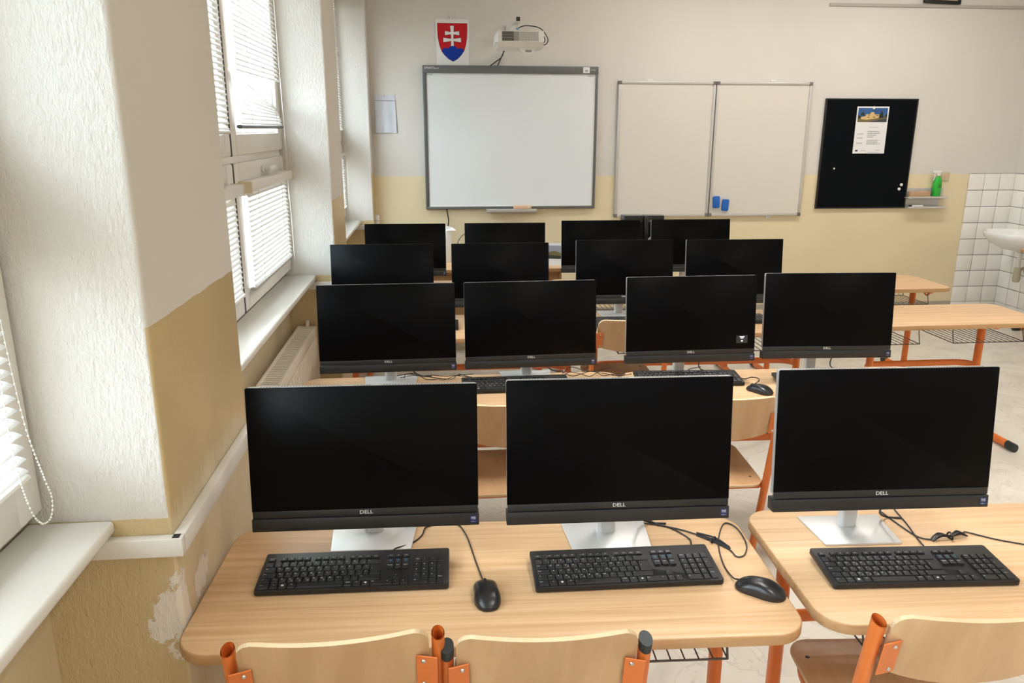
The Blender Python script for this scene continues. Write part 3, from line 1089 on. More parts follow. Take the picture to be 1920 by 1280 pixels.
# ------------------------------------------------------------------ all-in-one computers
def make_computer():
    root = empty('desktop_computer')
    W, H = .54, .352
    m = MB()
    m.prism([(-.100, -.07), (.100, -.07), (.112, .08), (-.112, .08)], 0, .0055, None, None, None, .0012)
    m.build('stand_base', 'silver_base', root)
    m = MB()
    m.prism(rrect(.050, .030, .014, 5), .005, .25, None, Matrix.Translation((0, .030, 0)))
    m.build('stand_neck', 'silver_base', root)
    F = Matrix(((1, 0, 0, 0), (0, 0, -1, 0), (0, 1, 0, 0), (0, 0, 0, 1)))   # x, up -> z ; out -> -y
    m = MB()
    m.prism([(x, y + H / 2 + .02) for x, y in rrect(W - .001, H - .041, .005, 4)], -.021, -.0035, None, F, None, .001)
    m.prism([(x, y + .19) for x, y in rrect(.22, .16, .03, 5)], -.115, -.020, None, F, None, .02)
    disp = m.build('display', 'silver', root, 35, (0, -.12, .1), (R(-6), 0, 0))
    m = MB()
    m.prism([(x, y + H / 2 + .0235) for x, y in rrect(W, H - .047, .004, 4)], -.004, .0006, None, F, None, .0006)
    m.build('screen', 'screen_glass', disp)
    m = MB()
    m.bbox(-W / 2 + .0015, W / 2 - .0015, -.0022, .010, .0335, .0505, .001)
    m.build('lower_bezel', 'bezel_plastic', disp)
    m = MB()
    m.bbox(-W / 2 - .0012, W / 2 + .0012, -.0045, .032, 0, .0315, .0022, 2)
    m.build('speaker_bar', 'bezel_plastic', disp)
    m = MB().text('DELL', .0125, F @ Matrix.Translation((0, .0420, .0026)), None, 1.15)
    m.build('logo', 'print_white', disp)
    m = MB()
    m.prism(rrect(.0165, .0185, .0015, 3), 0, .0004, 'sticker_navy', F @ Matrix.Translation((W / 2 - .0125, .0165, .0046)))
    m.text('intel', .0062, F @ Matrix.Translation((W / 2 - .0130, .0212, .0052)), 'print_white')
    m.text('CORE', .0042, F @ Matrix.Translation((W / 2 - .0126, .0172, .0052)), 'print_white')
    m.text('ULTRA   5', .0026, F @ Matrix.Translation((W / 2 - .0125, .0100, .0052)), 'print_white')
    m.build('sticker', None, disp)
    m = MB()
    for i in range(70):
        x = -.235 + i * .47 / 69
        if .02 < abs(x) < .05: continue
        m.box(x - .0018, x + .0018, .010, .0145, H - .0012, H - .0002)
    m.build('top_vent', 'vent_dark', disp)
    # power lead behind the stand
    m = MB()
    m.tube(spline([(.08, -.03, .13), (.092, .035, .04), (.13, .065, .005), (.17, .06, .003)], 6), .0028, 6)
    m.build('power_cable', 'cable_black', root)
    return root

comp0 = make_computer()
COMP = [
 (-0.190, 1.731, -1.1, 0.753, 'large black all-in-one computer, front row, beside the ochre pillar'),
 (0.416, 1.676, -1.2, 0.772, 'large black all-in-one computer in the middle of the front row'),
 (1.063, 1.651, -2.0, 0.787, 'large black all-in-one computer at the right of the front row'),
 (-0.213, 3.021, 1.0, 0.745, 'black all-in-one computer in the second row, in front of the radiator'),
 (0.364, 3.044, 1.8, 0.743, 'black all-in-one computer, second row, second from the window'),
 (1.014, 2.988, 0.6, 0.764, 'black all-in-one computer, second row, with a small message box on its screen'),
 (1.587, 2.974, -2.8, 0.771, 'black all-in-one computer at the right end of the second row'),
 (-0.306, 4.138, -1.1, 0.744, 'black all-in-one computer, third row, nearest the window'),
 (0.334, 4.250, 0.4, 0.727, 'black all-in-one computer, third row, second from the window'),
 (1.012, 4.158, -1.2, 0.750, 'black all-in-one computer, third row, third from the window'),
 (1.609, 4.095, -1.1, 0.755, 'black all-in-one computer at the right end of the third row'),
 (-0.228, 5.270, -1.1, 0.719, 'small-looking black all-in-one computer, last row, nearest the window'),
 (0.438, 5.188, -1.2, 0.729, 'small-looking black all-in-one computer, last row, below the interactive board tray'),
 (1.093, 5.204, -1.1, 0.738, 'small-looking black all-in-one computer, last row, left of the black speakers'),
 (1.689, 5.118, -1.1, 0.750, 'small-looking black all-in-one computer, last row, right of the black speakers'),
]
COMPO = []
for i, (x, y, a, zb, lab) in enumerate(COMP):
    o = comp0 if i == 0 else copy_tree(comp0)
    ar = R(a)
    o.location = (x - .12 * math.sin(ar), y + .12 * math.cos(ar), DH)
    o.rotation_euler = (0, 0, ar)
    for ch in o.children:
        if ch.name.startswith('display'): ch.location.z = zb - DH
    tag(o, lab, 'computer', 'all-in-one computers in rows')
    COMPO.append(o)
# message box on the screen of the third computer of the second row
dsp = [c for c in COMPO[5].children if c.name.startswith('display')][0]
F = Matrix(((1, 0, 0, 0), (0, 0, -1, 0), (0, 1, 0, 0), (0, 0, 0, 1)))
m = MB()
m.prism([(x + .215, y + .090) for x, y in rrect(.048, .032, .001, 2)], .0006, .0009, 'screen_window', F)
for (w_, y_) in ((.021, .1005), (.013, .0950)):
    m.prism([(x + .215, y + y_) for x, y in rrect(w_, .0026, .001, 2)], .0009, .0012, 'screen_icon', F)
m.prism([(.215 + .0034 * math.cos(a * PI / 8), .0835 + .0034 * math.sin(a * PI / 8)) for a in range(16)], .0009, .0012, 'screen_icon', F)
m.build('message_box', None, dsp)

# ------------------------------------------------------------------ keyboards
U, RP = .0182, .0203
def layout():
    K = []   # x, y, w, h, legends
    def row(y, x, items, h=RP):
        for it in items:
            if isinstance(it, float): x += it * U; continue
            w, t = it
            K.append((x + w * U / 2, y, w * U, h, t)); x += w * U
    X0 = -.212
    ys = [-.0600 + RP * i for i in range(5)]
    row(ys[4], X0, [(1, ';'), (1, '1'), (1, '2'), (1, '3'), (1, '4'), (1, '5'), (1, '6'), (1, '7'), (1, '8'), (1, '9'), (1, '0'), (1, '%'), (1, "'"), (2, '<-')])
    row(ys[3], X0, [(1.5, 'Tab')] + [(1, c) for c in 'QWERTZUIOP'] + [(1, '/('), (1, '()')])
    K.append((X0 + U * 14.25, ys[3] - RP * .5, 1.5 * U, RP * 2, '<'))
    row(ys[2], X0, [(1.75, 'Caps')] + [(1, c) for c in 'ASDFGHJKL'] + [(1, '"'), (1, '!')] + [(.70, ')')])
    row(ys[1], X0, [(1.25, '^'), (1, '*')] + [(1, c) for c in 'YXCVBNM'] + [(1, '?'), (1, ':'), (1, '_'), (2.75, '^')])
    row(ys[0], X0, [(1.3, 'Ctrl'), (1.1, 'Fn'), (1.1, '#'), (1.1, 'Alt'), (5.9, ''), (1.1, 'AltGr'), (1.1, 'Fn'), (1.1, '@'), (2.2, 'Ctrl')])
    yf = ys[4] + .0215
    fh = .0135
    row(yf, X0, [(1, 'Esc'), .55, (1, 'F1'), (1, 'F2'), (1, 'F3'), (1, 'F4'), .5, (1, 'F5'), (1, 'F6'), (1, 'F7'), (1, 'F8'), .5, (1, 'F9'), (1, 'F10'), (1, 'F11'), (1, 'F12')], fh)
    XN = X0 + 15 * U + .0105
    row(yf, XN, [(1, 'PrtS'), (1, 'Scr'), (1, 'Pau')], fh)
    row(ys[4], XN, [(1, '=Insert'), (1, '=Home'), (1, '=PgUp')])
    row(ys[3], XN, [(1, 'Delete'), (1, 'End'), (1, 'PgDn')])
    row(ys[1], XN + U, [(1, '^')])
    row(ys[0], XN, [(1, '<'), (1, 'v'), (1, '>')])
    XP_ = XN + 3 * U + .0105
    row(ys[4], XP_, [(1, 'Num'), (1, '/'), (1, '*'), (1, '-')])
    row(ys[3], XP_, [(1, '7'), (1, '8'), (1, '9')])
    row(ys[2], XP_, [(1, '4'), (1, '5'), (1, '6')])
    K.append((XP_ + 3.5 * U, ys[3] - RP * .5, U, RP * 2, '+'))
    row(ys[1], XP_, [(1, '1'), (1, '2'), (1, '3')])
    row(ys[0], XP_, [(2, '0'), (1, ',')])
    K.append((XP_ + 3.5 * U, ys[1] - RP * .5, U, RP * 2, 'Enter'))
    return K
KEYS = layout()
KBT = R(4.0)
key_cache = {}
def key_geo(w, h, m, x=0, y=0, z=0):
    g, t, kh = .0013, .0012, .0042
    a, b = w / 2 - g, h / 2 - g
    vs = [(-a, -b, 0), (a, -b, 0), (a, b, 0), (-a, b, 0), (-a + .0004, -b + .0004, kh * .8), (a - .0004, -b + .0004, kh * .8), (a - .0004, b - .0004, kh * .8), (-a + .0004, b - .0004, kh * .8),
          (-a + t, -b + t, kh), (a - t, -b + t, kh), (a - t, b - t, kh), (-a + t, b - t, kh)]
    fs = [(8, 9, 10, 11)]
    for k in (0, 4):
        for i in range(4):
            j = (i + 1) % 4
            fs.append((k + i, k + j, k + 4 + j, k + 4 + i))
    m.add([(vx + x, vy + y, vz + z) for vx, vy, vz in vs], fs)
def key_mesh(w, h):
    k = (round(w, 4), round(h, 4))
    if k not in key_cache:
        m = MB(); key_geo(w, h, m)
        key_cache[k] = m.mesh('key', 'key_plastic', 0)
    return key_cache[k]
def body_mesh():
    m = MB()
    m.prism(rrect(.442, .146, .006, 4), .003, .0165, None, None, None, .002)
    return m.mesh('body', 'black_plastic')
kb_body = body_mesh()
def legends_mesh():
    m = MB()
    for (x, y, w, h, t) in KEYS:
        z = .0165 + .00435
        mat = 'print_white'
        if not t: continue
        if t.startswith('='):
            mat = 'print_blue'; t = t[1:]
            for k, s in enumerate((t, 'Lock', 'Fn')):
                m.text(s, .0036, Matrix.Translation((x, y + .0042 - .0038 * k, z)), mat)
            continue
        if t == '#':
            for dx in (-.0014, .0014):
                for dy in (-.0014, .0014):
                    m.box(x + dx - .0012, x + dx + .0012, y + dy - .0012, y + dy + .0012, z - .0002, z + .0001, mat)
            continue
        if t == '@':
            m.prism([(x + .0028 * math.cos(a * PI / 6), y + .0022 * math.sin(a * PI / 6)) for a in range(12)], z - .0002, z + .0001, mat)
            continue
        big = len(t) == 1
        size = .0058 if big else .0040
        ox = -w / 2 + .0055 if w > U * 1.2 or big else 0
        m.text(t, size, Matrix.Translation((x + (ox if not big or w > U * 1.2 else -.002), y + .0028 if h > .014 else y, z)), mat)
        if big and (t in 'YZXCVBNMERFGJK0123456789' or t in ";%'") and h > .014 and w < U * 1.1 and x < .065:
            m.text({'E': '€', 'R': '|', 'X': '#', 'C': '&', 'V': '@', 'B': '{', 'N': '}', 'F': '[', 'G': ']'}.get(t, '~'), .0048, Matrix.Translation((x + .0030, y - .0032, z)), mat)
    return m.mesh('key_legends', None, 0)
kb_leg = legends_mesh()
_m = MB()
for (x, y, w, h, t) in KEYS: key_geo(w, h, _m, x, y, .0165)
kb_keys = _m.mesh('keys', 'key_plastic', 0)

def keyboard(x, y, a, lab, cable, detailed):
    root = tag(empty('keyboard', (x, y, DH), R(a)), lab, 'keyboard', 'black wired keyboards')
    b = inst('body', kb_body, root, (0, 0, .0012), (KBT, 0, 0))
    b.location.z = .0022 + .075 * math.sin(KBT) - .0028
    if detailed:
        Mt = Matrix.Translation(b.location) @ Matrix.Rotation(KBT, 4, 'X')
        for (kx, ky, w, h, t) in KEYS:
            p = Mt @ Vector((kx, ky, .0163))
            inst('key', key_mesh(w, h), root, p, (KBT, 0, 0))
        lg = inst('key_legends', kb_leg, root, b.location, (KBT, 0, 0))
        lg['kind'] = 'stuff'
    else:
        k = inst('keys', kb_keys, root, b.location, (KBT, 0, 0)); k['kind'] = 'stuff'
        lg = inst('key_legends', kb_leg, root, b.location, (KBT, 0, 0)); lg['kind'] = 'stuff'
    if cable:
        inv = (Matrix.Translation((x, y, DH)) @ Matrix.Rotation(R(a), 4, 'Z')).inverted()
        m = MB()
        m.tube(spline([inv @ Vector((p[0], p[1], p[2] if len(p) > 2 else DH + .0024)) for p in cable], 6), .0019, 6)
        m.build('cable', 'cable_black', root)
    return root
keyboard(-.215, 1.672, -1.2, 'black keyboard in front of the computer beside the pillar', [(-.133, 1.745, DH + .012), (-.128, 1.775, DH + .009), (-.091, 1.807), (-.064, 1.845), (-.055, 1.886), (-.04, 1.90)], True)
keyboard(.423, 1.631, -.6, 'black keyboard in front of the middle front-row computer', [(.618, 1.70, DH + .012), (.62, 1.728, DH + .009), (.627, 1.77), (.6, 1.823), (.569, 1.849), (.54, 1.88), (.49, 1.872), (.445, 1.842), (.436, 1.832), (.446, 1.827), (.488, 1.847), (.525, 1.88)], True)
keyboard(1.112, 1.574, -3.0, 'black keyboard at the right edge of the front row', [(1.198, 1.64, DH + .012), (1.204, 1.668, DH + .009), (1.22, 1.725), (1.236, 1.795), (1.247, 1.864), (1.25, 1.878)], True)
for (x, y, a, lab) in [
    (-.24, 2.93, 1, 'black keyboard in the second row behind the front computer next to the pillar'),
    (.30, 3.07 - .03, 1, 'black keyboard in the second row, second from the window, partly above a front screen'),
    (1.03, 3.055, -3, 'black keyboard in the second row with a mouse at its right'),
    (1.615, 2.985, -2, 'black keyboard at the right end of the second row, only its tip in view'),
    (-.13, 4.07, -1, 'black keyboard in the third row, tip seen between two second-row screens at left'),
    (1.0, 4.06, -1, 'black keyboard in the third row, in the gap between the middle second-row screens'),
    (1.57, 4.07, -1, 'black keyboard in the third row, in the gap between the right second-row screens')]:
    keyboard(x, y, a, lab, [(x + .06, y + .07, DH + .01), (x + .09, y + .105), (x + .05, y + .15), (x + .12, y + .19)], False)

# ------------------------------------------------------------------ mice
def mouse_mesh():
    m = MB()
    n, rg = 40, 12
    def outline(a):
        c, s = math.cos(a), math.sin(a)
        e = 2.5
        k = (abs(c) ** e + abs(s) ** e) ** (-1 / e)
        x = .031 * k * c; y = .056 * k * s
        x *= 1 - .10 * math.exp(-((y - .008) / .022) ** 2)
        return x, y
    vs, fs = [], []
    def ht(y):
        t = (y + .056) / .112
        return .036 * (0.45 + .55 * math.sin(PI * min(1, (.12 + .86 * (1 - t)) )) ** .8) * (1 - .28 * t)
    rings = [(1.0, 0.0), (1.02, .10), (1.03, .25), (1.0, .45), (.94, .64), (.84, .79), (.7, .89), (.5, .955), (.28, .99), (.1, 1.0)]
    for (s_, h_) in rings:
        for k in range(n):
            x, y = outline(2 * PI * k / n)
            vs.append((x * s_, y * s_, .001 + ht(y * s_) * h_))
    for i in range(len(rings) - 1):
        for k in range(n):
            j = (k + 1) % n
            fs.append((i * n + k, i * n + j, (i + 1) * n + j, (i + 1) * n + k))
    fs.append(tuple(reversed(range(n)))); fs.append(tuple((len(rings) - 1) * n + k for k in range(n)))
    return m.add(vs, fs).mesh('body', 'mouse_plastic', 60)
plain('mouse_plastic', (0.014, 0.014, 0.015), 0.30, 0, 0.5)
mouse_me = mouse_mesh()
wheel_me = MB().lathe([(.006, -.003), (.0085, -.002), (.0085, .002), (.006, .003)], 18).mesh('scroll_wheel', 'dark_cap')
slot_me = MB().prism(rrect(.0085, .024, .004, 4), 0, .0008).mesh('wheel_slot', 'cable_black')
def mouse(x, y, a, lab, cable, extra=()):
    root = tag(empty('mouse', (x, y, DH), R(a)), lab, 'mouse', 'black wired mice')
    inst('body', mouse_me, root)
    inst('wheel_slot', slot_me, root, (0, .034, .0242), (R(-21), 0, 0))
    inst('scroll_wheel', wheel_me, root, (0, .034, .0195), (0, PI / 2, 0))
    inv = (Matrix.Translation((x, y, DH)) @ Matrix.Rotation(R(a), 4, 'Z')).inverted()
    m = MB()
    m.tube(spline([inv @ Vector((p[0], p[1], p[2] if len(p) > 2 else DH + .0024)) for p in cable], 7), .0018, 6)
    m.build('cable', 'cable_black', root)
    for k, pts in enumerate(extra):
        m = MB()
        for q in range(5):
            off = Vector((random.uniform(-.005, .005), random.uniform(-.005, .005), .003 + q * .0022))
            m.tube(spline([inv @ (Vector((p[0], p[1], DH)) + off * (1 if i not in (0, len(pts) - 1) else .6)) for i, p in enumerate(pts)], 6), .0019, 6)
        mid = Vector((sum(p[0] for p in pts) / len(pts), sum(p[1] for p in pts) / len(pts), DH + .008))
        d = (Vector(pts[-1]) - Vector(pts[0])).normalized()
        c_, s_ = d.x, d.y
        loop = [inv @ (mid + Vector((-s_ * .010 * math.cos(t * PI / 6), c_ * .010 * math.cos(t * PI / 6), .0075 * math.sin(t * PI / 6)))) for t in range(12)]
        m.tube(loop, .0022, 6, closed=True)
        m.build('cable_bundle', 'cable_black', root)
    return root
mouse(.0885, 1.556, 3, 'black mouse between the two keyboards on the front-row desk', [(.083, 1.606, DH + .013), (.082, 1.628, DH + .006), (.069, 1.723), (.057, 1.815), (.042, 1.878), (.03, 1.90)])
mouse(.716, 1.521, 52, 'black mouse lying sideways at the right corner of the front desk', [(.680, 1.558, DH + .012), (.672, 1.580, DH + .005), (.673, 1.644), (.692, 1.731), (.72, 1.798), (.745, 1.838), (.762, 1.835), (.772, 1.80), (.765, 1.729), (.741, 1.68), (.718, 1.672), (.712, 1.706), (.688, 1.748), (.652, 1.79), (.612, 1.822), (.562, 1.849), (.515, 1.868)],
      [[(.712, 1.71), (.688, 1.748), (.652, 1.788)]])
mouse(1.277, 2.892, 35, 'black mouse on the second-row desk beside a keyboard', [(1.255, 2.935, DH + .012), (1.262, 2.96, DH + .005), (1.307, 3.0), (1.34, 3.05), (1.319, 3.077), (1.274, 3.06), (1.245, 3.12), (1.23, 3.17)])
# cable of the mouse that lies out of view at the right
m = MB()
m.tube(spline([(1.204, 1.871, DH + .0024), (1.213, 1.782, DH + .0024), (1.225, 1.724, DH + .0024), (1.252, 1.706, DH + .003)], 7), .0019, 6)
m.tube(spline([(1.352, 1.728, DH + .004), (1.364, 1.737, DH + .003), (1.393, 1.715, DH + .0024), (1.431, 1.687, DH + .0024), (1.52, 1.64, DH + .0024)], 7), .0019, 6)
for q in range(6):
    ox, oy = random.uniform(-.004, .004), random.uniform(-.006, .006)
    m.tube(spline([(1.25, 1.704 + oy, DH + .003), (1.275 + ox, 1.715 + oy * 1.6, DH + .006 + q * .0018), (1.304, 1.711 + oy * .5, DH + .008), (1.33 + ox, 1.722 + oy * 1.6, DH + .006 + q * .0018), (1.354, 1.718 + oy, DH + .004)], 6), .0019, 6)
m.tube([(1.304 + .002 * math.sin(t), 1.712 + .011 * math.cos(t * PI / 6), DH + .009 + .008 * math.sin(t * PI / 6)) for t in range(12)], .0024, 6, closed=True)
tag(m.build('cable_bundle', 'cable_black'), 'tied bundle of black cable behind the right front keyboard', 'cable')
# loose leads hanging under the front desks and lying behind the second row
for pts, lab in [([(.80, 1.90, .58), (.79, 1.86, .50), (.76, 1.78, .43), (.70, 1.74, .425), (.62, 1.74, .46), (.45, 1.76, .50), (.3, 1.8, .535)], 'black power lead hanging below the right end of the front desk'),
                 ([(.05, 3.16, .60), (.14, 3.10, .50), (.25, 3.06, .455), (.40, 3.05, .46), (.52, 3.1, .52)], 'black lead hanging under the second-row desk, in the slot between the front screens')]:
    m = MB()
    for dx in (0, .012):
        m.tube(spline([(p[0], p[1] + dx, p[2] + dx) for p in pts], 8), .0042, 7)
    tag(m.build('power_lead', 'cable_black'), lab, 'cable')
for (x, y, lab) in [(.66, 3.17, 'thin tangled black lead behind the second-row computers, near the centre'), (-.02, 3.17, 'thin tangled black lead on the second-row desk, right of its first stand'), (1.77, 3.02, 'thin black lead beside the stand at the right end of the second row')]:
    m = MB()
    for q in range(3):
        pts = [(x - .16 + .05 * i + random.uniform(-.02, .02), y + random.uniform(-.035, .03), DH + .003 + abs(random.gauss(0, .012))) for i in range(7)]
        m.tube(spline(pts, 5), .0017, 5)
    tag(m.build('thin_lead', 'cable_black'), lab, 'cable')

# ------------------------------------------------------------------ interactive board
def smart_board():
    x0, x1, z0, z1 = -.110, 1.399, .995, 2.2015
    y = YB - .002
    t = tag(empty('interactive_board', ((x0 + x1) / 2, y, z0)), 'large interactive whiteboard with dark grey frame on the back wall', 'whiteboard')
    w, h = x1 - x0, z1 - z0
    a = w / 2
    MB().box(-a + .01, a - .01, -.028, 0, .012, h - .05).build('surface', 'board_surface', t)
    m = MB(); m.bbox(-a, a, -.045, 0, h - .062, h, .005, 2); m.build('top_frame', 'board_grey', t)
    m = MB(); m.bbox(-a, a, -.040, 0, 0, .022, .004, 2); m.build('bottom_frame', 'board_grey', t)
    for s in (-1, 1):
        m = MB(); m.bbox(min(s * a, s * (a - .022)), max(s * a, s * (a - .022)), -.040, 0, .018, h - .058, .004, 2); m.build('side_frame', 'board_grey', t)
        m = MB(); m.bbox(min(s * (a - .022), s * (a - .034)), max(s * (a - .022), s * (a - .034)), -.033, 0, .022, h - .06, .003, 2); m.build('inner_trim', 'pvc_white' if s > 0 else 'board_trim', t)
    m = MB(); m.bbox(-a + .03, a - .03, -.033, 0, .020, .030, .003, 2); m.build('inner_trim', 'pvc_white', t)
    m = MB()
    Mw = lambda X, Z, Y=-.0455: Matrix(((1, 0, 0, X), (0, 0, -1, Y), (0, 1, 0, Z), (0, 0, 0, 1)))
    m.text('SMART', .026, Mw(-a + .055, h - .022), None)
    m.text('Board', .018, Mw(-a + .115, h - .024), None)
    m.text('SMART', .014, Mw(a - .045, h - .03), None)
    m.build('logo', 'print_white', t)
    m = MB()
    m.box(a - .135, a - .078, -.0462, -.0455, h - .055, h - .006, 'paper_white')
    m.box(a - .118, a - .093, -.0466, -.0461, h - .045, h - .028, 'print_grey')
    m.build('inventory_sticker', None, t)
    m = MB()
    m.text('SMART', .017, Mw(-a + .060, h - .075, -.0284), None)
    m.text('SMART', .017, Mw(a - .065, h - .080, -.0284), None)
    m.build('corner_marks', 'board_grey', t)
    m = MB()
    m.bbox(-.225, .225, -.10, -.03, -.030, -.004, .010, 3)
    m.build('pen_tray', 'pvc_shade', t)
    MB().bbox(-.222, .222, -.096, -.04, -.006, .001, .003, 2).build('tray_top', 'aluminium', t)
smart_board()
m = MB(); m.bbox(-.080, .080, -.022, .022, 0, .032, .005, 2)
o = m.build('board_eraser', 'tan_plastic', None, 35, (.742, 6.978, .9965)); tag(o, 'tan board eraser lying in the pen tray of the interactive board', 'eraser')
m = MB(); m.prism([(0, -.006), (.006, .001), (.0055, .006), (.003, .0075), (0, .005), (-.003, .0075), (-.0055, .006), (-.006, .001)], 0, .0006, None, Matrix(((1.4, 0, 0, .055), (0, 0, -1, -.0222), (0, 1.4, 0, .018), (0, 0, 0, 1))))
m.build('heart_mark', 'print_white', o)
# cable from the board down to the table
m = MB(); m.tube(spline([(.072, 7.03, 1.0), (.078, 7.02, .95), (.086, 7.02, .89), (.07, 7.0, .80), (.05, 6.9, .70), (.06, 6.6, .668), (.10, 6.3, .667)], 7), .0055, 8)
tag(m.build('board_cable', 'cable_black'), 'black cable running down from the interactive board to the teacher table', 'cable')

# coat of arms on a white card
def emblem():
    kx, kz = .000649, .000611
    X = lambda x: (x - 465) * kx
    Z = lambda y: (705 - y) * kz
    t = tag(empty('coat_of_arms_sign', (.1475, YB - .001, 2.2)), 'white card with a red shield, white double cross and blue hills', 'sign')
    MB().box(X(250), X(682), -.006, 0, Z(705), Z(100)).build('card', 'paper_white', t)
    def shield(g, y):
        L = [(275, 155), (656, 155), (656, 250), (652, 340), (640, 420), (615, 505), (575, 565), (525, 615), (470, 645), (415, 615), (365, 568), (322, 510), (296, 430), (280, 340), (275, 250)]
        cx, cy = 466, 380
        return [(X(cx + (a - cx) * g), y, Z(cy + (b - cy) * g)) for a, b in L]
    MB().poly(shield(1.02, -.0064)[::-1]).build('shield_outline', 'shield_line', t)
    MB().poly(shield(1.0, -.0068)[::-1]).build('shield', 'shield_red', t)
    # hills: lower part bounded by three humps
    top = []
    for (cx, cy, rx, ry, a0, a1) in ((378, 525, 52, 54, 200, 310), (470, 500, 62, 56, 215, 325), (562, 525, 52, 54, 230, 340)):
        for k in range(9):
            a = R(a0 + (a1 - a0) * k / 8)
            top.append((cx + rx * math.cos(a), cy + ry * math.sin(a)))
    low = [(612, 512), (575, 565), (525, 615), (470, 645), (415, 615), (365, 568), (325, 512)]
    P = top + low
    for g, y, mt, nm in ((1.012, -.0071, 'shield_line', 'hill_outline'), (1.0, -.0076, 'shield_blue', 'hills')):
        MB().poly([(X(470 + (a - 470) * g), y, Z(560 + (b - 560) * g)) for a, b in P][::-1]).build(nm, mt, t)
    def cross(d, y):
        m = MB()
        def q(pts): m.poly([(X(a), y, Z(b)) for a, b in pts][::-1])
        q([(438 - d, 185 - d), (486 + d, 185 - d), (478 + d, 320), (482 + d, 455), (446 - d, 455), (450 - d, 320)])
        y = y - .00012
        for (yc, hw, s) in ((280, 92, 22), (368, 114, 24)):
            q([(462 - hw - d, yc - s - 4 - d), (462, yc - 12 - d), (462 + hw + d, yc - s - 4 - d), (462 + hw + d, yc + s + 4 + d), (462, yc + 12 + d), (462 - hw - d, yc + s + 4 + d)])
        return m
    cross(5, -.00705).build('cross_outline', 'shield_line', t)
    cross(0, -.0073).build('cross', 'paper_white', t)
    m = MB(); m.tube(spline([(-.01, -.01, .385), (-.012, -.016, .40), (-.004, -.016, .405), (-.004, -.006, .39)], 4), .004, 8); m.bbox(-.014, .002, -.006, -.0005, .372, .396, .002)
    m.build('hook', 'pvc_white', t)
emblem()

